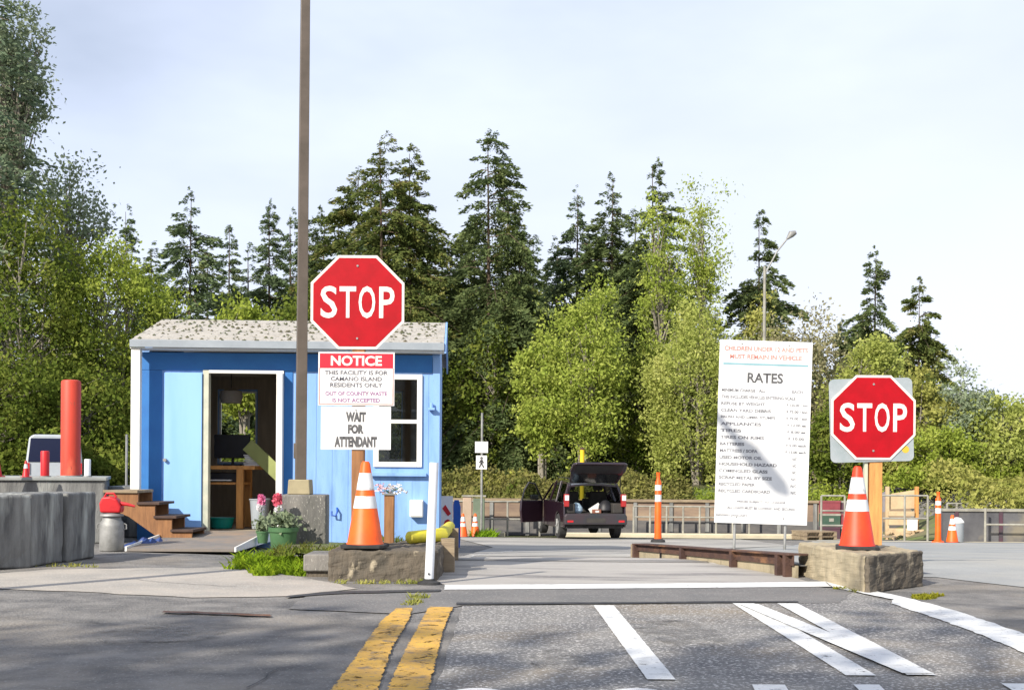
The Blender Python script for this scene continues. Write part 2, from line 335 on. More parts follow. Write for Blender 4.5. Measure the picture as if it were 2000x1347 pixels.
# bank behind the walls
sheet('hill', [(-60, 42), (12.8, 42), (13.8, 35), (60, 35), (120, 60), (160, 300), (-160, 300), (-120, 60)], .01, M_soil)
sheet('hill', [(-60, 19), (-5.1, 19), (-5.1, 41), (-60, 41)], .006, M_soil)
# markings
def mark(name, poly, m, label, cat, z=.010): return sheet(name, poly, z, m, kind=None, label=label, cat=cat)
def structmark(name, poly, m, z=.010): return sheet(name, poly, z, m, kind='structure')
structmark('stop_line', ragged([G(868, 1144), G(1300, 1141), G(1612, 1137), G(1625, 1147), G(1300, 1150), G(868, 1153)], .1, .008, 8), M_white)
structmark('edge_line', ragged([G(1612, 1137), G(1680, 1150), G(1760, 1166), G(1860, 1192), G(2010, 1243), G(2100, 1285), G(2090, 1320), G(2000, 1278), G(1900, 1235), G(1800, 1200), G(1740, 1180), G(1745, 1172), G(1670, 1157), G(1622, 1147)], .15, .018, 9), M_white)
def line(a, b, wa, wb, name, m, seed, z=.010, amp=.0025):
    a = G(*a); b = G(*b)
    poly = [(a[0]-wa/2, a[1]), (a[0]+wa/2, a[1]), (b[0]+wb/2, b[1]), (b[0]-wb/2, b[1])]
    return structmark(name, ragged(poly, .12, amp, seed), m, z)
line((1179, 1184), (1292, 1330), .135, .125, 'lane_line', M_white, 11)
line((1452, 1180), (1682, 1322), .15, .135, 'lane_line', M_white, 12)
line((1538, 1181), (1800, 1322), .14, .13, 'lane_line', M_white, 13, .013)
line((1462, 1183), (1792, 1320), .13, .14, 'lane_line', M_white, 14, .016)
line((1500, 1340), (1560, 1440), .14, .14, 'lane_line', M_white, 15)
line((1692, 1340), (1790, 1440), .11, .11, 'lane_line', M_white, 16)
line((1985, 1338), (2120, 1420), .13, .13, 'lane_line', M_white, 17)
for k, cx in enumerate((930, 1255)):
    c = G(cx, 1372); structmark('lane_symbol', [(c[0]+.16*math.cos(t*math.pi/12), c[1]+.28*math.sin(t*math.pi/12)) for t in range(24)], M_white)
def yline(pts, seed):
    L = [G(*p) for p in pts]; structmark('centre_line', ragged(L, .05, .011, seed), M_yellow, .011)
yline([(774, 1190), (806, 1189), (797, 1215), (768, 1262), (738, 1347), (700, 1440), (575, 1440), (650, 1347), (712, 1262), (745, 1215)], 21)
yline([(838, 1187), (884, 1188), (868, 1225), (856, 1270), (838, 1347), (815, 1440), (712, 1440), (758, 1347), (797, 1262), (823, 1215)], 22)
structmark('tar_joint', ragged([G(890, 1179), G(1240, 1178), G(1400, 1176), G(1560, 1176), G(1560, 1178), G(1400, 1179), G(1240, 1181), G(890, 1183)], .2, .012, 23), M_crack, .012)
structmark('tar_joint', ragged([G(560, 1166), G(650, 1157), G(860, 1153), G(860, 1157), G(650, 1162), G(560, 1169)], .2, .02, 24), M_crack, .012)
structmark('tar_joint', ragged([G(320, 1196), G(385, 1197), G(530, 1203), G(530, 1206), G(385, 1200), G(320, 1199)], .12, .03, 25), M_rust, .012)
structmark('tar_joint', [(-.6, 12.25), (1.95, 12.15), (1.95, 12.22), (-.6, 12.32)], M_crack, .012)
def crack(a, b, seed, m=M_crack, wd=.005, amp=.06):
    r = random.Random(seed); a = Vector(a); b = Vector(b); n = max(4, int((b-a).length/.12)); pts = []; off = 0
    nn = Vector((-(b-a).y, (b-a).x)).normalized()
    for k in range(n+1):
        off = off*.8+r.gauss(0, amp*.6); pts.append(a+(b-a)*(k/n)+nn*off)
    L = [p+nn*wd*r.uniform(.4, 1.2) for p in pts]; Rr = [p-nn*wd*r.uniform(.4, 1.2) for p in reversed(pts)]
    structmark('crack', [tuple(p) for p in L+Rr], m, .0085)
for k, (p, q_) in enumerate((((60, 1205), (330, 1236)), ((180, 1130), (470, 1145)), ((480, 1345), (560, 1300)))):
    crack(G(*p), G(*q_), 40+k)
M_stain = mat('oil_stain', (.155, .15, .142), (.20, .19, .18), scale=5, rough=.7, speck=(.24, .23, .22), sps=60, spt=.6); chips(M_stain, 6, .42, .75)
rs_ = random.Random(31)
def blot(x, y, rx_, ry_, name='oil_stain'): structmark(name, [(x+rx_*(1+rs_.uniform(-.25, .25))*math.cos(k*math.pi/10), y+ry_*(1+rs_.uniform(-.25, .25))*math.sin(k*math.pi/10)) for k in range(20)], M_stain, .0095)
for (px, py, rx_, ry_) in ((1330, 1235, .26, .5), (1090, 1290, .14, .3), (300, 1240, .35, .35)): blot(*G(px, py), rx_, ry_)
# wheel-worn kerb lines on the far lane
structmark('edge_line', ragged([W(900, 1085, 13.2).to_2d(), W(930, 1072, 14.6).to_2d(), W(1000, 1062, 17).to_2d(), W(1000, 1066, 17.3).to_2d(), W(935, 1078, 14.6).to_2d()], .3, .02, 31), M_white, .008)

# ------------------------------------------------------------------ booth
BY = 15.6; sc = F/BY
def bx(px, d=BY, py=850): return W(px, py, d).x
def bz(py, d=BY, px=560): return W(px, py, d).z
def booth():
    t = thing('attendant_booth', 'small sky blue attendant booth with mossy shingle roof and open doorway', 'booth', (-2.8, BY, -.1), (0, 0, math.radians(2.6)))
    ox, oy, oz = t.location
    X0, X1 = -4.73-ox, -.93-ox; D = 2.7; T = .1
    zt = 2.36-oz; zb = -.25-oz+.0
    dx0, dx1 = -3.87-ox, -2.93-ox; dz0, dz1 = .10-oz, 2.10-oz
    wx0, wx1 = bx(737)-ox, bx(816)-ox; wz0, wz1 = bz(904, px=780)-oz, bz(738, px=780)-oz
    b = MB()
    # front wall in pieces round door and window
    b.box(X0, dx0, 0, T, zb, zt); b.box(dx0, dx1, 0, T, dz1, zt); b.box(dx0, dx1, 0, T, zb, dz0)
    b.box(dx1, wx0, 0, T, zb, zt); b.box(wx0, wx1, 0, T, wz1, zt); b.box(wx0, wx1, 0, T, zb, wz0); b.box(wx1, X1, 0, T, zb, zt)
    # sides with gable
    zr = 2.93-oz
    for xa, xb in ((X0, X0+T), (X1-T, X1)):
        b.prism([(T, zb), (D, zb), (D, zt), (D/2+.0, zr-.08), (T, zt)], 'x', xa, xb)
    # back wall with window hole
    hx0, hx1, hz0, hz1 = bx(448, BY+D)-ox, bx(517, BY+D)-ox, 1.0-oz, 1.95-oz
    hx0 = bx(448, BY+D)-ox; hx1 = bx(520, BY+D)-ox; hz0 = bz(905, BY+D)-oz; hz1 = bz(765, BY+D)-oz; kx0, kx1 = bx(742, BY+D)-ox, bx(800, BY+D)-ox
    b.box(X0+T, hx0, D-T, D, zb, zt); b.box(hx1, kx0, D-T, D, zb, zt); b.box(kx1, X1-T, D-T, D, zb, zt); b.box(kx0, kx1, D-T, D, zb, hz0); b.box(kx0, kx1, D-T, D, hz1, zt); b.box(hx0, hx1, D-T, D, zb, hz0); b.box(hx0, hx1, D-T, D, hz1, zt)
    b.build('wall', M_blue, t)
    li = MB(); li.box(X0+T+.002, X1-T-.002, T+.5, D-T-.002, dz0-.06, dz0); li.box(X0+T+.002, X1-T-.002, T+.002, T+.5, dz0-.06, dz0); li.build('floor', M_inwall, t)
    ce = MB(); ce.box(X0+T+.004, X1-T-.004, T+.004, D-T-.004, zt-.12, zt-.08); ce.build('ceiling', M_inwall, t)
    pan = MB(); pan.box(X0+T+.003, hx0-.02, D-T-.03, D-T-.003, dz0, zt-.12); pan.box(hx1+.02, kx0-.02, D-T-.03, D-T-.003, dz0, zt-.12); pan.box(kx1+.02, X1-T-.003, D-T-.03, D-T-.003, dz0, zt-.12); pan.box(kx0-.02, kx1+.02, D-T-.03, D-T-.003, dz0, hz0-.02); pan.box(kx0-.02, kx1+.02, D-T-.03, D-T-.003, hz1+.02, zt-.12)
    pan.box(hx0-.02, hx1+.02, D-T-.03, D-T-.003, dz0, hz0-.02); pan.box(hx0-.02, hx1+.02, D-T-.03, D-T-.003, hz1+.02, zt-.12)
    pan.box(dx1+.35, dx1+.38, T+.75, D-T-.03, dz0, zt-.12)
    pan.build('panelling', M_inwall, t)
    # siding battens (thin vertical grooves)
    g = MB()
    for k in range(1, 19):
        x = X0+k*.2032
        if x > X1-.08 or dx0-.06 < x < dx1+.06: continue
        zlo, zhi = zb, zt-.03
        if wx0-.08 < x < wx1+.08: zhi = wz0-.12
        g.box(x-.004, x+.004, -.004, .0005, zlo, zhi)
    g.build('batten', M_blue, t)
    # roof: front and back slopes, with thickness
    r = MB(); e0 = -.32; zl = 2.475-oz; e1 = D+.32; ym = D/2
    for ya, za, yb2, zb2 in ((e0, zl, ym, zr), (e1, zl, ym, zr)):
        pass
    r.prism([(e0, zl-.03), (e0, zl), (ym, zr), (e1, zl), (e1, zl-.03), (ym, zr-.035)], 'x', X0-.02, X1+.06)
    rf = r.build('roof', M_roof, t)
    # shingle course edges
    sh = MB(); n = 9; rr = random.Random(4)
    for k in range(n):
        f0 = k/n; y0 = e0+(ym-e0)*f0; z0 = zl+(zr-zl)*f0; y1 = e0+(ym-e0)*(f0+1/n+.01); z1 = zl+(zr-zl)*(f0+1/n+.01)
        x = X0-.018
        while x < X1+.058:
            wd = min(rr.uniform(.16, .34), X1+.058-x); dz = rr.uniform(.006, .016)
            sh.add([(x+.003, y0, z0+.001), (x+wd, y0, z0+.001), (x+wd, y0, z0+dz), (x+.003, y0, z0+dz), (x+.003, y1, z1+.002), (x+wd, y1, z1+.002)], [(0, 1, 2, 3), (3, 2, 5, 4), (0, 3, 4), (1, 5, 2)])
            x += wd
    so_ = sh.build('shingles', M_roof, rf)
    # leaf and moss tufts lying on the roof
    ms = MB()
    for k in range(420):
        f0 = rr.random()**.8; x = rr.uniform(X0, X1); y = e0+(ym-e0)*f0; z = zl+(zr-zl)*f0+.012; s_ = rr.uniform(.010, .034)
        a = rr.uniform(0, 6.28)
        P = [(x+s_*math.cos(a+q), y+s_*.8*math.sin(a+q), z+.35*s_*.8*math.sin(a+q)) for q in (0, 1.5, 2.9, 4.4)]
        ms.add(P+[(x, y, z+s_*.7)], [(0, 1, 4), (1, 2, 4), (2, 3, 4), (3, 0, 4)])
    tag(ms.build('debris', mat('leaf_debris', (.08, .065, .035), (.05, .07, .02), scale=3), rf), kind='stuff')
    fa = MB(); fa.box(X0-.02, X1+.06, e0-.025, e0-.002, zl-.085, zl+.008); fa.build('fascia', M_fascia, t, bevel=.004)
    so2 = MB(); so2.box(X0-.02, X1+.06, e0, -.002, zl-.10, zl-.09); so2.build('soffit', M_trim, t)
    rk = MB()
    for ya, za, yb2, zb2 in ((e0, zl, ym, zr), (e1, zl, ym, zr)):
        rk.add([(X1+.062, ya, za-.12), (X1+.085, ya, za-.12), (X1+.085, ya, za+.012), (X1+.062, ya, za+.012), (X1+.062, yb2, zb2-.12), (X1+.085, yb2, zb2-.12), (X1+.085, yb2, zb2+.012), (X1+.062, yb2, zb2+.012)],
               [(0, 1, 2, 3), (4, 5, 6, 7), (0, 1, 5, 4), (1, 2, 6, 5), (2, 3, 7, 6), (3, 0, 4, 7)])
    rk.build('barge_board', M_blue, t)
    cb = MB(); cb.box(X1-.085, X1+.004, -.018, -.001, zb, zt-.03); cb.build('corner_strip', M_blue, t)
    M_deep = mat('deep_blue_shade_paint', (.025, .14, .40), (.03, .17, .45), scale=3, rough=.6)  # darker blue that paints shade bands onto the booth front
    fb = MB(); fb.box(X0+.002, X1-.09, -.016, -.001, zt-.225, zt-.002); fb.build('eave_shade_band', M_deep, t, bevel=.003)  # eave shadow painted as a deep blue band under the roof
    fb = MB(); fb.box(X0+.002, X0+.30, -.014, -.001, zb, zt-.228); tag(fb.build('corner_strip', M_deep, t, bevel=.003), 'deep blue strip painting the post shade at the left corner')  # post shadow painted as a deep blue strip
    fb = MB(); fb.box(dx1+.032, dx1+.14, -.014, -.001, .35-oz, zt-.228); fb.build('casing_shade_strip', M_deep, t, bevel=.003)  # shade beside the door casing, put into the colour
    # white corner post under the eave
    po = MB(); po.box(X0-.012, X0+.10, -.30, -.20, .62-oz, zl-.10); tag(po.build('corner_post', M_trim, t, bevel=.006), 'white post under the eave')
    # door casing
    dc = MB(); dc.box(dx0-.045, dx0+.03, -.03, .11, dz0, dz1+.04)
    dc.build('door_casing', M_yellowtrim, t, bevel=.004)
    dc = MB(); dc.box(dx1-.045, dx1+.03, -.15, .11, dz0, dz1); dc.box(dx0+.03, dx1+.03, -.035, .11, dz1, dz1+.04); dc.build('door_casing', M_trim, t, bevel=.004)
    si = MB(); si.box(dx0-.05, dx1+.05, -.08, .12, dz0-.035, dz0+.004); si.build('door_sill', M_trim, t, bevel=.004)
    # front window
    wf = MB(); fw = .05; y0, y1 = -.03, .06
    wf.box(wx0-fw, wx0+.015, y0, y1, wz0-fw, wz1+fw); wf.box(wx1-.015, wx1+fw, y0, y1, wz0-fw, wz1+fw)
    wf.box(wx0+.015, wx1-.015, y0, y1, wz1-.015, wz1+fw); wf.box(wx0+.015, wx1-.015, y0, y1, wz0-fw, wz0+.015)
    zm = bz(822, px=780)-oz; wf.box(wx0+.015, wx1-.015, y0+.01, y1, zm-.028, zm+.02)
    win = wf.build('window', M_trim, t, bevel=.004)
    gl = MB(); gl.box(wx0+.01, wx1-.01, .03, .034, wz0, wz1); gl.build('pane', M_glass, win)
    sl_ = MB(); sl_.box(wx0-.09, wx1+.11, -.075, -.002, bz(925, px=780)-oz-.03, bz(925, px=780)-oz+.012); sl_.build('window_ledge', M_blue, t, bevel=.003)
    bwf = MB()
    for a_, b_, c_, d_ in ((hx0, hx0+.025, hz0, hz1), (hx1-.025, hx1, hz0, hz1), (hx0+.025, hx1-.025, hz0, hz0+.025), (hx0+.025, hx1-.025, hz1-.025, hz1)): bwf.box(a_, b_, D-.08, D-.03, c_, d_)
    bw = bwf.build('window', M_trim, t)
    # wall-mounted things that belong to the booth
    hk = MB(); hp = W(652, 998, BY-.05); hk.tube([(hp.x-ox-.03, -.06, hp.z-oz-.0), (hp.x-ox-.03, -.07, hp.z-oz-.05), (hp.x-ox+.02, -.07, hp.z-oz-.06), (hp.x-ox+.04, -.05, hp.z-oz), (hp.x-ox+.03, -.001, hp.z-oz+.04)], .012, 8); hk.build('hook', M_bluep, t, True)
    p = W(812, 993, BY-.1); mb = MB(); mb.box(p.x-ox-.085, p.x-ox+.085, -.12, -.001, p.z-oz-.11, p.z-oz+.11)
    bo = mb.build('meter_box', M_trim, t, bevel=.012)
    l2 = MB(); l2.box(p.x-ox-.075, p.x-ox+.075, -.128, -.121, p.z-oz-.09, p.z-oz+.095); l2.build('cover', M_signw, bo, bevel=.003)
    lb = MB(); q = W(843, 795, BY-.1); lb.box(q.x-ox-.05, q.x-ox+.03, -.10, -.02, q.z-oz-.03, q.z-oz+.0); lb.tube([(q.x-ox-.01, -.06, q.z-oz), (q.x-ox-.01, -.06, q.z-oz+.06)], .02, 8); lb.build('wall_lamp', M_blue, t)
    # open door leaf lying back against the wall
    dl = MB(); dl.box(dx0-.52, dx0-.05, -.055, -.018, dz0+.01, dz1-.0); o = dl.build('door', mat('light_blue_door_paint', (.22, .42, .78), (.26, .47, .82), scale=1.5, rough=.55, stretch=(3, 3, .5)), t, bevel=.004); tag(o, 'open light blue door folded back against the wall')
    dk = MB(); dk.tube([(dx0-.5, -.046, 1.0-oz), (dx0-.5, -.10, 1.0-oz)], .022, 10); dk.build('handle', M_galv, o, True)
    return t
booth()
# booth contents (each stands inside on the floor or the desk)
FZ = .105
def inpt(px, py, d): return W(px, py, d)
def desk():
    t = thing('desk', 'orange wooden desk inside the open booth doorway', 'desk', (-3.85, 16.5, FZ))
    b = MB(); b.box(-.55, .46, -.3, .35, .78, .83); b.build('desk_top', M_woodl, t, bevel=.004)
    b = MB(); b.box(-.55, .30, -.27, .30, .58, .61); b.build('shelf', M_woodl, t, bevel=.003)
    for x in (-.5, .26):
        for y in (-.26, .24):
            b = MB(); b.box(x-.045, x+.045, y-.04, y+.04, 0, .78); b.build('leg', M_woodl, t, bevel=.004)
desk()
def monitor():
    t = thing('computer_monitor', 'black computer screen on the desk inside the booth', 'monitor', (-3.78, 16.6, FZ+.83))
    b = MB(); b.box(-.24, .24, -.03, .03, .10, .42); b.build('screen', M_black, t, bevel=.01)
    b = MB(); b.tube([(0, .03, .02), (0, .03, .2)], .02, 8); b.box(-.11, .11, -.06, .1, 0, .02); b.build('stand', M_black, t)
    t = thing('printer', 'black desktop printer on the desk shelf under the screen', 'printer', (-3.85, 16.45, FZ+.61))
    b = MB(); b.box(-.2, .2, -.15, .15, 0, .13); b.build('body', M_black, t, bevel=.015)
    b = MB(); b.box(-.14, .14, -.22, -.152, .02, .035); b.build('tray', M_signw, t)
    t = thing('paper_stack', 'stack of cream papers on the right end of the booth desk', 'papers', (-3.46, 16.5, FZ+.83))
    b = MB()
    for k in range(7): b.box(-.1, .1, -.13, .1, k*.022, k*.022+.018, Matrix.Rotation(rnd.uniform(-.25, .25), 4, 'Z'))
    b.build('sheets', M_signw, t)
monitor()
t = thing('basin', 'teal green plastic basin on the booth floor under the desk', 'basin', (-3.84, 16.25, FZ))
b = MB(); b.lathe([(.11, 0), (.14, .01), (.17, .13), (.185, .135), (.185, .145), (.16, .14), (.13, .02)], 24); b.build('bowl', mat('teal_plastic', (.0, .22, .17), (.0, .18, .15), scale=3, rough=.4), t, True)
t = thing('waste_bin', 'pale grey waste bin standing in the booth doorway', 'bin', (-3.30, 16.1, FZ))
b = MB(); b.lathe([(.09, 0), (.10, .01), (.13, .38), (.14, .385), (.14, .40), (.12, .395), (.095, .02)], 20); b.build('body', M_fascia, t, True)
t = thing('leaning_board', 'olive green board leaning diagonally inside the booth', 'board', (-2.93, 16.35, FZ+.0))
b = MB(); b.box(-.09, .09, -.015, .015, -.1, .78, Matrix.Translation((-.02, 0, .58)) @ Matrix.Rotation(math.radians(-47), 4, 'Y')); b.build('panel', mat('olive_paint', (.32, .36, .13), (.25, .28, .1), scale=3), t)
b = MB(); b.box(-.02, .02, .02, .05, -.1, .62, Matrix.Translation((-.02, 0, .0))); b.build('prop', M_wood, t)
t = thing('lamp', 'round pale lamp shade hanging inside the booth doorway', 'lamp', (-3.80, 16.6, 1.78))
b = MB(); b.lathe([(.03, .2), (.14, .16), (.16, .08), (.13, .0), (.10, 0)], 20); b.build('lamp_shade', mat('grey_lamp_shade', (.30, .27, .24), (.22, .2, .18), scale=4), t, True)
b = MB(); b.tube([(0, 0, .18), (0, 0, .42)], .006, 6); b.build('cord', M_black, t)
t = thing('wall_calendar', 'dark framed calendar on the booth side panel', 'calendar', (-2.99, 16.35, 1.42))
b = MB(); b.box(-.015, .015, -.14, .14, -.02, .34); b.build('frame', M_black, t); 
b = MB(); b.box(-.14, -.02, .0, .01, .05, .28); b.build('page', M_plum, t)

# ------------------------------------------------------------------ ramp, stairs, blocks on the left
def ramp():
    t = thing('ramp', 'low wooden ramp with pale edges rising to the booth doorway', 'ramp', (-3.585, 13.3, 0))
    b = MB(); b.add([(-.58, 0, .0), (.58, 0, .0), (.58, 2.2, .0), (-.58, 2.2, .0), (-.58, 0, .03), (.58, 0, .03), (.58, 2.2, .115), (-.58, 2.2, .115)], [(3,2,1,0),(4,5,6,7),(0,1,5,4),(1,2,6,5),(2,3,7,6),(3,0,4,7)])
    b.build('deck', mat('grey_brown_ramp', (.24, .20, .165), (.15, .145, .14), scale=2, rough=.9, bump=.4, stretch=(1, 1, 1), c3=(.30, .21, .14), s3=.8, r3=(.5, .65)), t)
    for x in (-.60, .585):
        b = MB(); b.add([(x, -.0, 0), (x+.02, 0, 0), (x+.02, 2.2, .0), (x, 2.2, .0), (x, 0, .05), (x+.02, 0, .05), (x+.02, 2.2, .16), (x, 2.2, .16)], [(3,2,1,0),(4,5,6,7),(0,1,5,4),(1,2,6,5),(2,3,7,6),(3,0,4,7)]); b.build('edge_board', M_trim, t)
ramp()
def stairs():
    # three treads between stepped stringers, rising to the left
    a = W(377, 1046, 14.6); t = thing('stairs', 'short brown wooden stairs climbing left beside the booth', 'stairs', (a.x, 14.55, .02))
    R = .205; Hh = .155
    for y in (0, .55):
        b = MB()
        poly = [(0, 0), (0, .13)]
        for k in range(4):
            poly += [(-k*R-.02 if k else 0, .13+k*Hh)] if k == 0 else []
        poly = [(.0, .0), (.0, .12), (-.24, .12), (-.24, .28), (-.44, .28), (-.44, .44), (-.64, .44), (-.64, .58), (-.99, .58), (-.99, .40), (-.75, .30), (-.32, .0)]
        b.prism(poly, 'y', y, y+.04); b.build('stringer', M_wood, t, bevel=.003)
    for (x, z) in ((-.24, .125), (-.44, .285), (-.64, .445)):
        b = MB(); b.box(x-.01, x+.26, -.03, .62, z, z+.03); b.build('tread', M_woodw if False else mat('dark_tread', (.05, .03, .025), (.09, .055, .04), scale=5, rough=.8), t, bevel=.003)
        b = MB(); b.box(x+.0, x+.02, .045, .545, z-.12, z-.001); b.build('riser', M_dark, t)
    b = MB(); b.box(-1.05, -.64, -.03, .62, .582, .615); b.build('landing', M_woodw, t, bevel=.003)
stairs()
def left_blocks():
    # front row: three weathered upright blocks following the kerb, nearer at the left
    pts = [(G(-95, 1119)), (G(64, 1108)), (G(131, 1098)), (G(188, 1089))]
    names = ['large weathered grey block at the left edge of the front row', 'middle streaked grey block of the front row', 'right end block of the front row, beside the metal can']
    for k in range(3):
        a = Vector((pts[k][0], pts[k][1], 0)); c = Vector((pts[k+1][0], pts[k+1][1], 0)); dv = (c-a); L = dv.length
        t = thing('concrete_block', names[k], 'concrete block', a, (0, 0, math.atan2(dv.y, dv.x)), 'concrete blocks at the left')
        b = MB(); n = 10; D = .55; Ht = [.655, .665, .66][k]
        b.prism([(.016, (k%2)*.03), (L-.016, (k%2)*.03), (L-.016, D), (.016, D)], 'z', 0, Ht); o = b.build('body', M_greyconc, t, bevel=.025, segs=3)
        md = o.modifiers.new('sub', 'SUBSURF'); md.subdivision_type = 'SIMPLE'; md.levels = md.render_levels = 3
        tx = bpy.data.textures.get('lump') or bpy.data.textures.new('lump', 'CLOUDS'); tx.noise_scale = .18; d2 = o.modifiers.new('d', 'DISPLACE'); d2.texture = tx; d2.strength = .03; d2.mid_level = .5
        
    # second, higher row behind
    a = Vector((-9.5, 13.2, 0)); c = Vector((W(205, 960, 14.6).x, 14.6, 0)); dv = c-a
    t = thing('retaining_wall', 'higher dark concrete retaining wall behind the front blocks', 'retaining wall', a, (0, 0, math.atan2(dv.y, dv.x)))
    b = MB(); b.box(0, dv.length, 0, 2.0, 0, .74); b.build('body', M_greyconc, t, bevel=.02)
    b = MB(); b.box(0, dv.length+.02, -.03, 2.02, .742, .785); b.build('coping', mat('pale_coping', (.34, .36, .33), (.24, .25, .24), scale=3, rough=.9), t, bevel=.01)
    t = thing('platform', 'grey concrete platform edge between the wall and the booth stairs', 'platform', (W(205, 960, 15.8).x, 15.8, 0))
    b = MB(); b.box(0, W(272, 960, 15.8).x-W(205, 960, 15.8).x+.0, 0, 3, 0, .66); b.build('body', M_greyconc, t, bevel=.02)
left_blocks()

def cone(name, label, loc, h=.71, group=None, stripe=2, base=M_rubber, body=M_orange):
    t = thing(name, label, 'traffic cone', loc, (0, 0, rnd.uniform(-.3, .3)), group); s = h/.71
    b = MB(); b.prism([(.18*s*c_, .18*s*s_) for c_, s_ in ((-1, -.8), (-.8, -1), (.8, -1), (1, -.8), (1, .8), (.8, 1), (-.8, 1), (-1, .8))], 'z', 0, .03*s); b.build('base', base, t, bevel=.006)
    def r(z): return (.148-(z-.03)*(.148-.034)/(.71-.03))*s
    b = MB(); b.lathe([(.155*s, .031*s), (r(.05), .05*s), (r(.69), .69*s), (r(.69)*.7, .71*s), (r(.69)*.3, .71*s)], 28); b.build('cone_body', body, t, True)
    bands = ((.335, .435), (.50, .60)) if stripe == 2 else ((.38, .56),)
    if stripe == 2: bands = ((.325, .425), (.475, .615))
    for z0, z1 in bands:
        b = MB(); b.lathe([(r(z0)+.002*s, z0*s), (r(z1)+.002*s, z1*s)], 28); b.build('reflective_band', M_refl, t, True)
    return t
# things on the retaining wall
q = W(139, 940, 14.3)
def bollard(name, label, px, py0, py1, d, rad, m, cat='bollard'):
    a = W(px, py0, d); c = W(px, py1, d); t = thing(name, label, cat, (a.x, d, a.z)); h = c.z-a.z
    b = MB(); b.lathe([(rad, 0), (rad, h-rad*.25), (rad*.93, h-rad*.08), (rad*.7, h)], 24); b.build('pipe', m, t, True)
    b = MB(); b.lathe([(rad*1.5, 0), (rad*1.5, .012), (rad*1.02, .013)], 24); b.build('base_plate', M_galv, t)
    return t
TW = .785
def on_wall(px, d): return W(px, 945, d).x
def bollard_z(name, label, px, z0, pytop, d, rad, m, cat='bollard'):
    c = W(px, pytop, d); t = thing(name, label, cat, (c.x, d, z0)); h = c.z-z0
    b = MB(); b.lathe([(rad, 0), (rad, h-rad*.25), (rad*.93, h-rad*.08), (rad*.7, h)], 24); b.build('pipe', m, t, True)
    b = MB(); b.lathe([(rad*1.4, 0), (rad*1.4, .012), (rad*1.02, .013)], 24); b.build('base_plate', M_galv, t)
    return t
bollard_z('bollard', 'tall thick faded red orange pipe bollard on the wall', 139, TW, 742, 15.4, .120, M_bollard)
bollard_z('bollard', 'short thin red pipe bollard left of the tall one', 88, TW, 880, 14.5, .05, M_redp)
bollard_z('bollard', 'short white pipe post right of the tall red bollard', 171, TW, 896, 14.9, .038, M_pvc, 'post')
c0 = cone('traffic_cone', 'red cone cut by the left edge of the picture, on the wall', (on_wall(-2, 14.1), 14.0, TW), .34, 'small red cones on the wall', 1, M_redp, M_redp)
c1 = cone('traffic_cone', 'little red cone on the wall in front of the white van', (on_wall(57, 14.2), 14.1, TW), .19, 'small red cones on the wall', 1, M_redp, M_redp)
t = thing('fence_post', 'thin pale metal pole standing behind the platform left of the booth', 'post', (W(247, 945, 19).x, 19, 0))
b = MB(); b.tube([(0, 0, 0), (0, 0, W(247, 848, 19).z)], .02, 8); b.build('pole', M_galv, t)
def van():
    c = W(106, 940, 33.5); t = thing('white_van', 'white van with dark rear window parked behind the red bollards', 'van', (c.x, 33.5, 0), (0, 0, .35))
    b = MB(); w_ = .72; t.scale = (1, 1, .86)
    b.prism([(-w_, .35), (w_, .35), (w_, 1.25), (w_*.9, 1.95), (w_*.75, 2.05), (-w_*.75, 2.05), (-w_*.9, 1.95), (-w_, 1.25)], 'y', 0, 4.6); b.build('body', mat('white_van_paint', (.45, .48, .52), (.38, .41, .45), scale=2, rough=.35), t, bevel=.05)
    b = MB(); b.prism([(-w_*.93, 1.18), (w_*.93, 1.18), (w_*.84, 1.93), (-w_*.84, 1.93)], 'y', -.012, -.003); b.build('rear_window', mat('dark_navy_glass', (.008, .012, .04), rough=.15), t)
    for s in (-1, 1):
        b = MB(); b.box(s*w_*.93-.04, s*w_*.93+.04, -.03, .03, .8, 1.15); b.build('tail_light', M_redp, t)
        for y in (.8, 3.7):
            b = MB(); b.tube([(s*(w_-.22), y, .34), (s*(w_+.0), y, .34)], .34, 20); b.build('wheel', M_rubber, t)
    b = MB(); b.box(-w_, w_, -.1, -.005, .38, .55); b.build('bumper', M_black, t, bevel=.02)
van()
def milk_can():
    c = W(218, 1080, 13.4); t = thing('metal_can', 'dull galvanised metal can beside the end of the blocks', 'can', (c.x, 13.4, 0)); t.scale = (1, 1, .88)
    b = MB(); b.lathe([(.125, 0), (.13, .01), (.13, .30), (.125, .34), (.10, .38), (.095, .42)], 24); b.build('body', M_galv, t, True)
    b = MB(); b.lathe([(.12, .421), (.125, .43), (.12, .45), (.05, .465), (.01, .467)], 24); b.build('lid', M_galv, t, True)
    for s in (-1, 1):
        b = MB(); b.tube([(s*.125, 0, .26), (s*.16, 0, .27), (s*.16, 0, .32), (s*.118, 0, .345)], .008, 6); b.build('handle', M_galv, t)
    t = thing('fuel_can', 'red plastic fuel can with long spout resting on the metal can', 'fuel can', (c.x, 13.4, .412))
    b = MB(); b.prism([(-.11, 0), (.11, 0), (.12, .06), (.07, .15), (.0, .18), (-.09, .17), (-.12, .1)], 'y', -.07, .07); b.build('body', M_redp, t, bevel=.02, segs=3)
    b = MB(); b.tube([(.09, 0, .10), (.17, 0, .09), (.25, 0, .07)], [.024, .018, .012], 8); b.build('spout', M_redp, t)
    b = MB(); b.tube([(-.09, 0, .15), (-.06, 0, .21), (.02, 0, .21), (.05, 0, .165)], .012, 8); b.build('handle', M_redp, t)
milk_can()
t = thing('tarp', 'crumpled dark blue tarp on the ground under the stairs', 'tarp', (W(295, 1060, 14.1).x, 14.1, 0))
b = MB(); n = 14; r_ = random.Random(3)
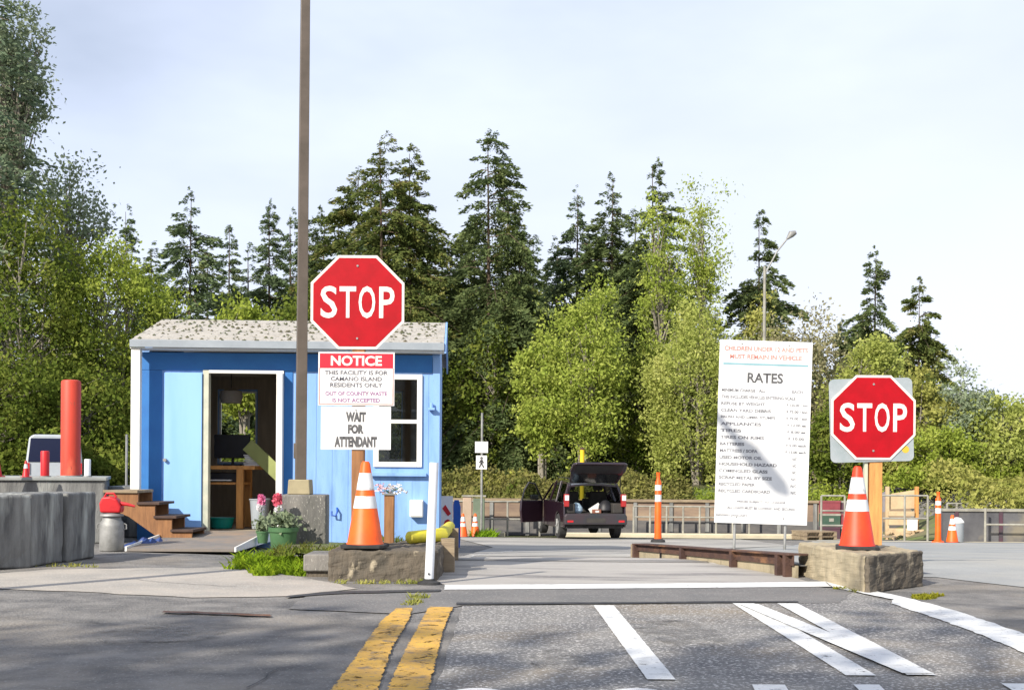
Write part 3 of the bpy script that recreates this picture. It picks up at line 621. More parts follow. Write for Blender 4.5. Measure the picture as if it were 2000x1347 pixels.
vs = [((i/n-.5)*.62, (j/n-.5)*.8, .012+.07*r_.random()*math.sin(math.pi*i/n)*math.sin(math.pi*j/n)*1.6) for j in range(n+1) for i in range(n+1)]
b.add(vs, [(j*(n+1)+i, j*(n+1)+i+1, (j+1)*(n+1)+i+1, (j+1)*(n+1)+i) for j in range(n) for i in range(n)]); b.build('sheet', M_tarp, t)

# ------------------------------------------------------------------ lamp pole on its pedestal
def lamp_pole():
    d = 13.15; a = W(596, 1083, d); t = thing('lamp_pole', 'tall dark brown lamp pole on a square concrete pedestal', 'lamp pole', (a.x, d, 0))
    # pedestal rotated so two faces show
    b = MB(); b.box(-.235, .235, -.235, .235, 0, .63, Matrix.Rotation(math.radians(4), 4, 'Z')); b.build('pedestal', M_conc, t, bevel=.012)
    x0 = W(587, 950, d).x-a.x
    b = MB(); b.prism([(x0-.12, .632), (x0+.12, .632), (x0+.11, .79), (x0-.11, .79)], 'y', -.12, .12); b.build('plinth', mat('tan_plinth', (.36, .31, .19), (.26, .22, .14), scale=4, rough=.9), t, bevel=.01)
    top = W(602, -560, d); b = MB(); pw = .058
    lo = Vector((x0, 0, .79)); hi = Vector((top.x-a.x, 0, top.z))
    vs = []
    for P, r in ((lo, pw), (hi, pw*.72)):
        for k in range(4):
            th = math.pi/4+k*math.pi/2+.25; vs.append((P.x+r*1.414*math.cos(th), r*1.414*math.sin(th), P.z))
    b.add(vs, [(3,2,1,0),(4,5,6,7),(0,1,5,4),(1,2,6,5),(2,3,7,6),(3,0,4,7)]); b.build('pole', M_bronze, t, bevel=.006)
    b = MB(); hx = W(582, 880, d).x-a.x; b.box(hx-.045, hx-.01+.01, -.02, .05, W(582, 895, d).z, W(582, 865, d).z); b.build('junction_box', M_bronze, t, bevel=.006)
    b = MB(); b.box(hi.x-.25, hi.x+.7, -.12, .12, hi.z, hi.z+.14); b.build('lamp_head', M_bronze, t, bevel=.02)
lamp_pole()

# ------------------------------------------------------------------ left island: blocks, cone, posts
def left_island():
    d0 = 9.95
    xa, xb, xc = W(590, 1130, 10.25).x, W(643, 1130, 10).x, W(852, 1130, 9.9).x
    t = thing('concrete_block', 'small weathered concrete block between the weeds and the dark kerb', 'concrete block', (xa, 10.3, 0))
    b = MB(); b.box(0, xb-xa-.01, 0, .5, .05, .19); b.build('body', M_conc, t, bevel=.012)
    b = MB(); b.box(.02, xb-xa-.02, .04, .4, 0, .049); b.build('footing', M_darkconc, t)
    t = thing('island_kerb', 'dark rough stone kerb block under the left stop sign', 'kerb', (xb, d0, 0))
    xr = W(888, 1090, 12.6).x-xb; w0 = xc-xb
    b = MB(); b.prism([(0, 0), (w0-.06, 0), (w0, .10), (xr, 2.55), (xr-.30, 2.55), (w0-.5, .62), (0, .62)], 'z', -.06, .25)
    o = b.build('body', M_darkconc, t, bevel=.02)
    md = o.modifiers.new('sub', 'SUBSURF'); md.subdivision_type = 'SIMPLE'; md.levels = md.render_levels = 4
    tx = bpy.data.textures.new('rough', 'CLOUDS'); tx.noise_scale = .07; d2 = o.modifiers.new('d', 'DISPLACE'); d2.texture = tx; d2.strength = .035; d2.mid_level = .5
    b = MB(); rr = random.Random(2)
    b.box(w0-.02, w0+.10, .9, 1.02, .0, .30); b.box(xr-.03, xr+.05, 2.3, 2.4, -.1, .32); b.build('timber_stake', M_woodw, t)
    # earth behind the kerb
    sheet('ground_bed', ragged([(xb, 10.55), (xb+.55, 10.55), (xr+xb-.3, 12.5), (xr+xb-.32, 15.3), (-2.6, 15.3), (-2.2, 12), (xa, 10.85)], .4, .03, 77), .13, M_soil)
    # yellow parking bumper on the kerb
    p0 = W(792, 1062, 10.9); p1 = W(884, 1052, 12.9)
    t = thing('parking_bumper', 'worn yellow curb bar lying on the left island', 'curb bar', (p0.x, 10.9, .27))
    b = MB(); b.tube([(0, 0, .03), (.03, 0, .035), (.30, .25, .045), (p1.x-p0.x-.03, 2.0, .04), (p1.x-p0.x, 2.0, .035)], [.02, .055, .065, .055, .03], 10); b.build('bar', M_yelp, t, True)
left_island()
def stop_sign_left():
    d = 10.35; a = W(697, 1075, d); t = thing('stop_sign', 'left stop sign on a wooden post above the NOTICE and WAIT FOR ATTENDANT boards', 'stop sign', (a.x, d, .1))
    oz = .1; s_ = F/d; k = d/10.0
    b = MB(); b.box(-.052, .052, .012, .105, 0, W(697, 510, d).z-oz-.02); b.build('post', M_wood, t, bevel=.004)
    c = W(698, 590, d); cx = c.x-a.x; cz = c.z-oz; R = .381*d/10.0
    def octo(r): return [(cx+r/math.cos(math.pi/8)*math.cos(math.pi/8+i*math.pi/4), cz+r/math.cos(math.pi/8)*math.sin(math.pi/8+i*math.pi/4)) for i in range(8)]
    b = MB(); b.prism(octo(R), 'y', .004, .010); pl = b.build('stop_plate', M_letr, t)
    b = MB(); b.prism(octo(R-.022), 'y', .0005, .0035); b.build('red_face', M_red, pl)
    lettering('lettering', [('S', cx-.232*k, cz, .135*k, .262*k), ('T', cx-.078*k, cz, .135*k, .255*k), ('O', cx+.078*k, cz, .135*k, .262*k), ('P', cx+.240*k, cz, .125*k, .255*k)], -.0015, M_letr, pl, .012)
    for z in (cz+.295*k, cz-.295*k): b = MB(); b.tube([(cx, -.006, z), (cx, .0, z)], .009, 8); b.build('bolt', M_galv, pl)
    # notice board
    p0 = W(622, 687, d); p1 = W(770, 790, d); x0, x1, z1, z0 = p0.x-a.x, p1.x-a.x, p0.z-oz, p1.z-oz-.01
    b = MB(); b.box(x0, x1, -.002, .008, z0, z1); nb = b.build('notice_plate', M_signw, t, bevel=.0)
    zr = z0+(z1-z0)*.70
    b = MB(); b.box(x0+.012, x1-.012, -.0045, -.0025, zr, z1-.012); rb = b.build('red_header', mat('red_ink', (.66, .012, .03), (.58, .01, .03), scale=4, rough=.5), nb)
    b = MB(); e = .007
    for (A, B_, C_, D_) in ((x0+.008, x0+.008+e, z0+.008, zr), (x1-.008-e, x1-.008, z0+.008, zr), (x0+.008+e, x1-.008-e, z0+.008, z0+.008+e)): b.box(A, B_, -.0045, -.0025, C_, D_)
    b.build('red_border', M_inkr, nb)
    xm = (x0+x1)/2; H_ = z1-z0
    lettering('lettering', [('NOTICE', xm, zr+(z1-zr)*.46, .43, .085)], -.0065, M_letr, rb, .03)
    lettering('lettering', [('THIS FACILITY IS FOR', xm, z0+H_*.615, .53, .036), ('CAMANO ISLAND', xm, z0+H_*.50, .43, .036), ('RESIDENTS ONLY', xm, z0+H_*.385, .44, .036)], -.0045, M_inkg, nb, .022)
    lettering('lettering', [('OUT OF COUNTY WASTE', xm, z0+H_*.225, .52, .034), ('IS NOT ACCEPTED', xm, z0+H_*.10, .40, .034)], -.0045, mat('faded_violet_ink', (.22, .09, .22), (.32, .16, .30), scale=4), nb, .022)
    p0 = W(627, 791, d); p1 = W(763, 878, d); x0, x1, z1, z0 = p0.x-a.x, p1.x-a.x, p0.z-oz-.01, p1.z-oz
    b = MB(); b.box(x0, x1, .0, .009, z0, z1); wb = b.build('wait_plate', M_signw, t)
    xm = (x0+x1)/2-.0; H_ = z1-z0
    lettering('lettering', [('WAIT', xm+.0, z0+H_*.76, .17, .085), ('FOR', xm, z0+H_*.475, .135, .08), ('ATTENDANT', xm+.0, z0+H_*.18, .36, .09)], -.002, M_ink, wb, .065)
    b = MB(); b.tube([(xm, -.006, z1-.03), (xm, .01, z1-.03)], .007, 8); b.build('bolt', M_galv, wb)
stop_sign_left()
cp = W(713, 1072, 10.15)
cone('traffic_cone', 'large orange cone with two white bands on the left kerb under the stop sign', (cp.x, 10.15, .262))
def white_post():
    a = W(838, 1134, 9.75); c = W(848, 903, 9.75)
    t = thing('delineator_post', 'slim white plastic post leaning in front of the left kerb', 'post', (a.x, 9.75, 0))
    b = MB(); b.lathe([(.095, 0), (.09, .018), (.05, .03), (.045, .045)], 20); b.build('base', M_rubber, t, True)
    dx = c.x-a.x; b = MB(); b.tube([(0, 0, .04), (dx*.5, 0, .48), (dx, 0, c.z)], .036, 16); o = b.build('tube', M_pvc, t, True)
    b = MB(); b.tube([(.0, -.036, .085), (.0, -.041, .085)], .010, 8); b.build('bolt', M_ink, o)
white_post()
def stub_post():
    a = W(760, 1075, 11.4); t = thing('wood_post', 'short dark brown wooden post with a flat cap behind the left cone', 'post', (a.x, 11.4, .1))
    h = W(760, 966, 11.4).z-.1; b = MB(); b.box(-.045, .045, -.045, .045, 0, h); b.build('post', M_wood, t, bevel=.004)
    b = MB(); b.box(-.065, .065, -.06, .06, h, h+.015); b.build('cap', M_galv, t)
    t = thing('plastic_flowers', 'bunch of white and pale pink flowers on the short wooden post', 'flowers', (a.x, 11.4, .115+h))
    wv = []; rr = random.Random(9)
    for part, m_, n_, xo in (('white_blooms', M_signw, 46, .04), ('pink_blooms', mat('pale_pink', (.72, .42, .42), (.7, .5, .5), scale=9), 22, -.08)):
        b = MB()
        for _ in range(n_):
            x, y, z = rr.gauss(xo, .05), rr.gauss(0, .035), abs(rr.gauss(.035, .03)); s = rr.uniform(.012, .026)
            for q_ in range(4):
                A = rr.uniform(0, 6.28); B_ = rr.uniform(-.6, 1.2); v = Vector((math.cos(A)*math.cos(B_), math.sin(A)*math.cos(B_), math.sin(B_)))*s; u = v.orthogonal().normalized()*s*.6
                P = Vector((x, y, z)); b.add([P, P+v*.6+u, P+v, P+v*.6-u], [(0, 1, 2, 3)])
        b.build(part, m_, t)
    b = MB()
    for _ in range(10): b.tube([(0, 0, 0), (rr.gauss(0, .06), rr.gauss(0, .03), rr.uniform(.02, .07))], .003, 5)
    b.build('stem', M_pot, t)
stub_post()

# ------------------------------------------------------------------ right island
def right_island():
    A = Vector((2.42, 10.55, 0)); B_ = Vector((1.42, 14.1, 0)); dv = B_-A; L = dv.length
    t = thing('scale_side_beam', 'rusty steel beam over tan boards edging the right side of the gate', 'beam', A, (0, 0, math.atan2(dv.y, dv.x)))
    # local x runs away from camera, local -y is behind the beam (island side)... beam face towards +y
    def zz(x): return Z(*(A+dv*(x/L)).to_2d())
    z1a, z1b = .205, .075
    def slab(x0, x1, y0, y1, za0, za1, zb0, zb1, b): b.add([(x0, y0, za0), (x1, y0, zb0), (x1, y1, zb0), (x0, y1, za0), (x0, y0, za1), (x1, y0, zb1), (x1, y1, zb1), (x0, y1, za1)], [(3,2,1,0),(4,5,6,7),(0,1,5,4),(1,2,6,5),(2,3,7,6),(3,0,4,7)])
    b = MB(); slab(0, L, -.16, .04, z1a-.012, z1a, z1b-.012, z1b, b); slab(0, L, -.01, .0, z1a-.10, z1a-.013, z1b-.08, z1b-.013, b); b.build('top_flange', M_rust, t)
    b = MB(); slab(0, L, -.05, -.02, -.03, z1a-.10, -.16, z1b-.08, b); b.build('boards', M_tanconc, t)
    for f in (.015, .055, .30, .62, .98):
        x = L*f; z1 = z1a+(z1b-z1a)*f
        b = MB(); b.box(x, x+.05, -.018, .045, -.03-.12*f, z1-.012); b.build('stiffener', M_rust, t)
    x = L*.80; b = MB(); b.box(x, x+.016, -.018, .0, -.13, z1b+.02); b.build('stiffener', M_black, t)
    b = MB(); b.box(L-.06, L+.10, -.30, .02, -.12, z1b-.014); b.build('end_timber', M_woodw, t, bevel=.008)
    # island surface behind the beam
    sheet('island_pavement', [(2.50, 10.6), (3.7, 10.9), (3.2, 14.4), (1.62, 14.4)], .10, M_lot)
    # end block
    a = W(1556, 1100, 10.95); c = W(1688, 1160, 9.25); e = W(1795, 1140, 9.9)
    P = [(a.x, 10.9), (c.x, 9.25), (e.x, 9.9), (e.x-.02, 10.5), (a.x+.25, 11.0)]
    t = thing('concrete_block', 'tan and dark concrete block under the right cone and stop sign', 'concrete block', (c.x, 10.2, 0))
    b = MB(); b.prism([(x-c.x, y-10.2) for x, y in P], 'z', -.02, .285)
    o = b.build('body', M_tanconc, t, bevel=.02)
    md = o.modifiers.new('sub', 'SUBSURF'); md.subdivision_type = 'SIMPLE'; md.levels = md.render_levels = 4
    tx = bpy.data.textures['rough']; d2 = o.modifiers.new('d', 'DISPLACE'); d2.texture = tx; d2.strength = .03; d2.mid_level = .5
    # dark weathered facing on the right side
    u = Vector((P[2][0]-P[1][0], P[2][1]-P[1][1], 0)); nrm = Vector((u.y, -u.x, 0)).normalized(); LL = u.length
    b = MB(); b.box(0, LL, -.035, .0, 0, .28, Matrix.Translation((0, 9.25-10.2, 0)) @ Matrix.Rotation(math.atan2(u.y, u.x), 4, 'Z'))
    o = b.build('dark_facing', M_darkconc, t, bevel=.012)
    md = o.modifiers.new('sub', 'SUBSURF'); md.subdivision_type = 'SIMPLE'; md.levels = md.render_levels = 4
    d2 = o.modifiers.new('d', 'DISPLACE'); d2.texture = tx; d2.strength = .04; d2.mid_level = .5
right_island()
cp = W(1674, 1070, 10.05)
cone('traffic_cone', 'large red orange cone on the right block beside the stop sign post', (cp.x, 10.05, .285), .675, body=M_orange2)
def delineator(label, px, pyb, pyt, d, r, z=None, group=None):
    a = W(px, pyb, d); c = W(px, pyt, d); zb = a.z if z is None else z
    t = thing('delineator_tube', label, 'delineator', (a.x, d, zb), group=group); h = c.z-zb
    b = MB(); b.lathe([(r*2.2, 0), (r*2.0, h*.03), (r*1.15, h*.05)], 18); b.build('base', M_rubber if d < 20 else M_orange, t, True)
    b = MB(); b.lathe([(r*1.1, h*.05), (r, h*.15), (r*.92, h*.86), (r*.5, h*.90), (r*.5, h*.96), (r*.62, h)], 18); b.build('tube', M_orange, t, True)
    for z0, z1 in ((.58, .68), (.74, .82)):
        b = MB(); b.lathe([(r*.97, h*z0), (r*.95, h*z1)], 18); b.build('reflective_band', M_refl, t, True)
    return t
delineator('slim orange tube with white bands on the end of the rusty beam', 1285, 1058, 922, 13.55, .038)
def rates_board():
    d = 16.2; a = W(1487, 1072, d); zb = Z(a.x, d); t = thing('rates_board', 'tall white RATES board on two thin metal legs', 'sign board', (a.x, d, zb))
    bl = W(1395, 1018, d); br = W(1577, 1027, d); tl = W(1406, 665, d); tr = W(1586, 667, d)
    o3 = Vector((a.x, d, zb)); cen = (bl+br+tl+tr)/4-o3
    wd = 1.222; ht = 2.41; lean = math.radians(1.45)
    RM = Matrix.Translation(cen) @ Matrix.Rotation(lean, 4, 'Y')
    pn = MB(); pn.box(-wd/2, wd/2, -.008, .008, -ht/2, ht/2); po = pn.build('panel', mat('white_rates_panel', (.74, .74, .735), (.68, .68, .67), scale=2, rough=.45, c3=(.58, .56, .52), s3=3, r3=(.58, .8)), t, bevel=.002)
    po.matrix_local = RM
    its = [('CHILDREN UNDER 12 AND PETS', 0, ht/2-.11, 1.10, .062), ('MUST REMAIN IN VEHICLE', .0, ht/2-.215, .95, .062)]
    lettering('lettering', its, -.0095, M_inkr, po, .035)
    for x in (-.32, .30):
        for z in (-ht/2+.08, ht/2-.05): b = MB(); b.tube([(x, -.013, z), (x, -.0082, z)], .011, 8); b.build('bolt', M_galv, po)
    b = MB(); b.box(-.56, .56, -.0105, -.009, ht/2-.325, ht/2-.300); b.build('rule', M_teal, po)
    lettering('lettering', [('RATES', .0, ht/2-.49, .47, .135)], -.0095, M_ink, po, .03)
    rows = [('MINIMUM CHARGE - ALL', .58, 'EACH', .14), ('THIS INCLUDES VEHICLES ENTERING SCALE', .98, '', 0), ('REFUSE BY WEIGHT', .58, '$ 125.00 / ton', .28), ('CLEAN YARD DEBRIS', .66, '$ 75.00 / ton', .28), ('BRUSH AND LIMBS, STUMPS', .72, '$ 75.00 / ton', .28), ('APPLIANCES', .54, '$ 12.00 ea', .25), ('TIRES', .28, '$ 8.00 ea', .25),
            ('TIRES ON RIMS', .58, '$ 10.00', .22), ('BATTERIES', .32, '$ 5.00 each', .27), ('MATTRESS / SOFA', .50, '$ 15.00 each', .28), ('USED MOTOR OIL', .56, 'N/C', .06), ('HOUSEHOLD HAZARD', .76, 'N/C', .05), ('COMINGLED GLASS', .64, 'N/C', .05), ('SCRAP METAL BY SIZE', .70, 'N/C', .08), ('RECYCLED PAPER', .48, 'N/C', .08), ('RECYCLED CARDBOARD', .68, 'N/C', .07)]
    L = []; y = ht/2-.66
    for s, w1, s2, w2 in rows:
        L.append((s, -.57+w1/2, y, w1, .042))
        if s2: L.append((s2, (.40+.02) if w2 < .12 else .43, y, w2, .040))
        y -= .0885
    L += [('PRICES SUBJECT TO CHANGE', -.0, y-.05, .64, .036), ('ALL LOADS MUST BE COVERED AND SECURED', .0, y-.13, .90, .036), ('REVISED JANUARY', -.38, y-.235, .42, .034)]
    lettering('lettering', L, -.0095, mat('grey_board_ink', (.10, .10, .11), (.22, .22, .24), scale=5, rough=.6), po, .035)
    for px in (1436, 1535):
        p = W(px, 1024, d); b = MB(); x = p.x-o3.x; b.tube([(x-.01, .03, 0), (x+.04, .03, 2.6)], .018, 8); b.build('leg', M_galv, t)
rates_board()
def stop_sign_right():
    d = 11.6; a = W(1712, 1070, d); t = thing('stop_sign', 'right stop sign mounted over a square grey metal plate on a pale wooden post', 'stop sign', (a.x, d, .03), (0, 0, 0))
    oz = .03; k = d/10.9*1.0
    b = MB(); b.box(-.06, .06, .03, .13, 0, W(1706, 740, d).z-oz); b.build('post', M_woodl, t, bevel=.004)
    b = MB(); b.box(-.105, -.075, .04, .10, 0, W(1706, 905, d).z-oz+.03); b.build('brace', mat('pale_board', (.55, .55, .40), (.45, .44, .33), scale=4), t, bevel=.002)
    c = W(1706, 815, d); cx = c.x-a.x; cz = c.z-oz; R = 165/2*d/F
    sp = MB(); s_ = 163/2*d/F; ang = math.radians(1.8); c2 = W(1703, 820, d)
    PM = Matrix.Translation((c2.x-a.x, .02, c2.z-oz)) @ Matrix.Rotation(-ang+.0, 4, 'Y')
    rr = .05; poly = []
    for (sx, sz, a0) in ((1, 1, 0), (-1, 1, 90), (-1, -1, 180), (1, -1, 270)):
        for q_ in range(5): th = math.radians(a0+q_*22.5); poly.append((sx*(s_-rr)+rr*math.cos(th), sz*(s_-rr)+rr*math.sin(th)))
    sp.prism(poly, 'y', -.003, .003); o = sp.build('backing_plate', M_alu, t); o.matrix_local = PM
    st = MB(); st.tube([(s_*.80, -.0045, -s_*.72), (s_*.80, -.0035, -s_*.72)], .035, 12); st.build('sticker', mat('ochre_sticker', (.55, .38, .04), rough=.6), o)
    def octo(r): return [(cx+r/math.cos(math.pi/8)*math.cos(math.pi/8+i*math.pi/4), cz+r/math.cos(math.pi/8)*math.sin(math.pi/8+i*math.pi/4)) for i in range(8)]
    b = MB(); b.prism(octo(R), 'y', .004, .010); pl = b.build('stop_plate', M_letr, t)
    b = MB(); b.prism(octo(R-.022), 'y', .0005, .0035); b.build('red_face', M_red, pl)
    q = R/.381
    lettering('lettering', [('S', cx-.236*q, cz, .135*q, .262*q), ('T', cx-.080*q, cz, .135*q, .255*q), ('O', cx+.078*q, cz, .135*q, .262*q), ('P', cx+.240*q, cz, .125*q, .255*q)], -.0015, M_letr, pl, .014)
    for z in (cz+.30*q, cz-.30*q): b = MB(); b.tube([(cx, -.006, z), (cx, .0, z)], .010, 8); b.build('bolt', M_galv, pl)
stop_sign_right()

# ------------------------------------------------------------------ far walls, rails and clutter
def far_wall():
    y = 40.0; x0, x1 = -6.0, 13.0; z0 = Z(3, y)-.1
    t = thing('retaining_wall', 'long low wall with weathered timber cap across the back of the yard', 'retaining wall', (x0, y, z0))
    b = MB(); b.box(0, x1-x0, 0, .3, 0, .62); b.build('lower_wall', mat('dark_grey_wall', (.08, .08, .085), (.15, .14, .13), scale=1.2, rough=.9, stretch=(1, 1, 3)), t)
    b = MB(); b.box(0, x1-x0, .02, .3, .621, 1.22); b.build('upper_wall', mat('tan_pink_wall', (.30, .22, .15), (.17, .12, .095), scale=.9, rough=.9, stretch=(.7, 1, 3)), t)
    b = MB(); b.box(-.02, x1-x0+.02, -.06, .36, 1.222, 1.30); b.build('cap', M_woodw, t)
    for k in range(15):
        b = MB(); x = .6+k*1.17; b.box(x, x+.12, -.03, -.002, .0, 1.22); b.build('pilaster', M_greyconc, t)
    t = thing('yard_kerb', 'pale low kerb in front of the long back wall', 'kerb', (x0, y-.95, Z(3, y-.9)-.02))
    b = MB(); b.box(1.5, 5.8, 0, .35, 0, .17); b.box(7.6, x1-x0, -.1, .30, 0, .17); b.build('body', M_kerb, t, bevel=.03)
def railing(label, x0, x1, y, zbase, h, n, rails, group='pale pipe railings at the back of the yard', y1=None):
    t = thing('pipe_railing', label, 'railing', (x0, y, zbase), group=group); y1 = y if y1 is None else y1; L = x1-x0; dy = y1-y
    for k in range(n+1):
        f = k/n; b = MB(); b.tube([(f*L, f*dy, 0), (f*L, f*dy, h)], .032, 8); b.build('post', M_rail, t)
    for r in rails:
        b = MB(); b.tube([(0, 0, r*h), (L, dy, r*h)], .026, 8); b.build('rail', M_rail, t)
    return t
far_wall()
zf = Z(3, 39.3)
railing('pale pipe railing left of the dark car, before the back wall', -2.2, .9, 39.35, zf, 1.12, 3, (1, .5))
railing('pale pipe railing running between the dark car and the rates board', 3.9, 7.6, 39.3, zf, 1.0, 7, (.66, 1))
railing('taller pale railing behind the right cone', W(1604, 1000, 36).x, W(1650, 1000, 36).x, 36, Z(9, 36), 1.3, 1, (1, .66, .33))
railing('pale pipe railing right of the stop sign post', W(1722, 1000, 34.5).x, W(1812, 1000, 34.5).x, 34.5, Z(10, 34.5), 1.28, 2, (1, .5))
def right_wall():
    y = 33.2; a = W(1842, 1065, y); t = thing('retaining_wall', 'dark grey panel wall at the far right of the yard', 'retaining wall', (a.x, y, Z(13, y)-.05))
    b = MB(); b.box(0, 16, 0, .3, 0, .88); b.build('body', mat('charcoal_panels', (.06, .06, .068), (.12, .12, .125), scale=1.0, rough=.85, c3=(.19, .17, .13), s3=.8, r3=(.55, .7)), t)
    b = MB(); b.box(-.03, 16, -.05, .36, .882, .95); b.build('cap', M_rail, t)
    for k in range(14):
        b = MB(); x = .3+k*1.2; b.box(x, x+.1, -.03, -.002, 0, .88); b.build('pilaster', M_plum, t)
    railing('white pipe railing in front of the charcoal right wall', a.x+1.0, a.x+13, y-.35, Z(13, y-.35), .92, 6, (.52,))
    railing('thin pale rail on the grass above the right wall', W(1850, 980, 37).x, W(1965, 980, 37).x, 37, Z(14, 37)-.3, W(1900, 983, 37).z-Z(14, 37)+.3, 6, (1,))
    sheet('yard_kerb_strip', [(W(1610, 1060, 31).x, 31.5), (25, 31.0), (25, 32.8), (W(1610, 1060, 31).x, 33.4)], .012, M_kerb)
right_wall()
# small cones and delineators at the back
cA = cone('traffic_cone', 'left cone of the pair behind the booth', (W(904, 1040, 36.5).x, 36.5, Z(-1, 36.5)), .71, 'pair of small cones behind the booth')
clone(cA, (W(928, 1040, 37.2).x, 37.2, Z(-1, 37)), label='right cone of the pair behind the booth, by the pedestrian sign')
clone(cA, (W(1846, 1072, 31.5).x, 31.0, Z(11, 31)), label='distant orange cone beside a grey bin at the far right').__setitem__('group', 'distant cones')
delineator('distant orange tube left of the grey bin at the far right', 1832, 1070, 960, 31.2, .075, Z(11, 31.2))
t = thing('litter_bin', 'grey white litter bin before the charcoal right wall', 'bin', (W(1869, 1065, 32.2).x, 32.2, Z(12, 32.2)))
b = MB(); b.lathe([(.16, 0), (.17, .02), (.17, .5), (.175, .52)], 18); b.build('body', M_fascia, t, True)
b = MB(); b.lathe([(.18, .521), (.17, .56), (.1, .64), (.03, .66)], 18); b.build('lid', M_trim, t, True)
def ped_sign():
    d = 37.6; a = W(940, 1040, d); zb = Z(a.x, d); t = thing('pedestrian_sign', 'two small white square plates on a pole, lower one with a walking figure', 'sign', (a.x, d, zb))
    b = MB(); b.tube([(0, 0, 0), (0, 0, W(940, 806, d).z-zb)], .035, 8); b.build('pole', M_galv, t)
    for (x0, y0, x1, y1) in ((928, 862, 953, 884), (930, 889, 951, 916)):
        p = W(x0, y0, d); q_ = W(x1, y1, d); b = MB(); b.box(p.x-a.x, q_.x-a.x, -.05, -.037, q_.z-zb, p.z-zb); o = b.build('plate', M_signw, t)
    cx = (p.x+q_.x)/2-a.x; cz = (p.z+q_.z)/2-zb; b = MB()
    b.prism([(cx+.045*math.cos(k*math.pi/5), cz+.13+.045*math.sin(k*math.pi/5)) for k in range(10)], 'y', -.056, -.052)
    for (P1, P2, w_) in (((0, .08), (0, -.03), .04), ((0, -.02), (.07, -.16), .022), ((0, -.02), (-.07, -.16), .022), ((0, .06), (.08, -.02), .016), ((0, .06), (-.08, -.01), .016)):
        u = Vector((P2[0]-P1[0], P2[1]-P1[1])).normalized(); nn = Vector((-u.y, u.x))*w_
        b.prism([(cx+P1[0]+nn.x, cz+P1[1]+nn.y), (cx+P2[0]+nn.x, cz+P2[1]+nn.y), (cx+P2[0]-nn.x, cz+P2[1]-nn.y), (cx+P1[0]-nn.x, cz+P1[1]-nn.y)], 'y', -.056, -.052)
    b.build('walking_figure', M_ink, o)
ped_sign()
t = thing('planter_post', 'stout timber post with mossy top beside the pedestrian sign', 'post', (W(930, 1040, 38.3).x, 38.3, Z(-1, 38.3)))
b = MB(); b.box(-.42, -.14, -.12, .12, 0, 1.25); b.build('post', mat('pinkish_timber', (.45, .33, .25), (.36, .28, .2), scale=2), t, bevel=.02)
b = MB(); b.box(-.10, .26, -.1, .1, 0, 1.2); b.build('post', mat('green_grey_timber', (.16, .20, .14), (.10, .13, .09), scale=2), t, bevel=.02)
b = MB(); b.box(-.45, .30, -.15, .15, 1.252, 1.30); b.build('cap', M_rail, t)
def sandwich_signs():
    d = 19.5; a = W(872, 1038, d); zb = Z(-1, d); t = thing('poster_board', 'white board with red and blue markings standing just right of the booth', 'sign board', (a.x, d, zb))
    p = W(858, 968, d); q_ = W(884, 1040, d); b = MB(); b.box(p.x-a.x, q_.x-a.x, 0, .02, .02, p.z-zb); o = b.build('panel', M_signw, t)
    b = MB(); cz = (p.z-zb)*.42; cx = .02
    b.prism([(cx+.07*math.cos(k*math.pi/8), cz+.11*math.sin(k*math.pi/8)) for k in range(16)], 'y', -.004, -.001); b.box(p.x-a.x+.01, q_.x-a.x-.01, -.004, -.001, .03, .08); b.prism([(cx-.09, cz+.28), (cx+.0, cz+.16), (cx+.05, cz+.2), (cx-.04, cz+.34)], 'y', -.004, -.001)
    b.build('red_marking', M_redp, o)
    t = thing('blue_board', 'narrow rounded blue board beside the white poster board', 'board', (W(892, 1038, 19.9).x, 19.9, Z(-.9, 19.9)), (0, 0, 0))
    h = W(892, 976, 19.9).z-Z(-.9, 19.9); b = MB(); b.prism([(-.055, 0), (.05, 0), (.06, h*.2), (.06, h*.85), (.03, h), (-.04, h), (-.06, h*.9)], 'y', 0, .03); b.build('panel', M_bluep, t, bevel=.004)
sandwich_signs()
t = thing('yellow_pole', 'short yellow pole top rising behind the open car hatch', 'pole', (W(1137, 905, 41.2).x, 41.2, Z(2, 41.2)))
b = MB(); b.tube([(0, 0, 0), (0, 0, W(1137, 878, 41.2).z-Z(2, 41.2))], .075, 12); b.build('pole', mat('yellow_pole_paint', (.75, .52, .02), (.65, .45, .02), scale=3), t)
b = MB(); b.lathe([(.078, 0), (.078, .05), (.03, .08)], 12, (0, 0, W(1137, 878, 41.2).z-Z(2, 41.2))); b.build('cap', M_rust, t)
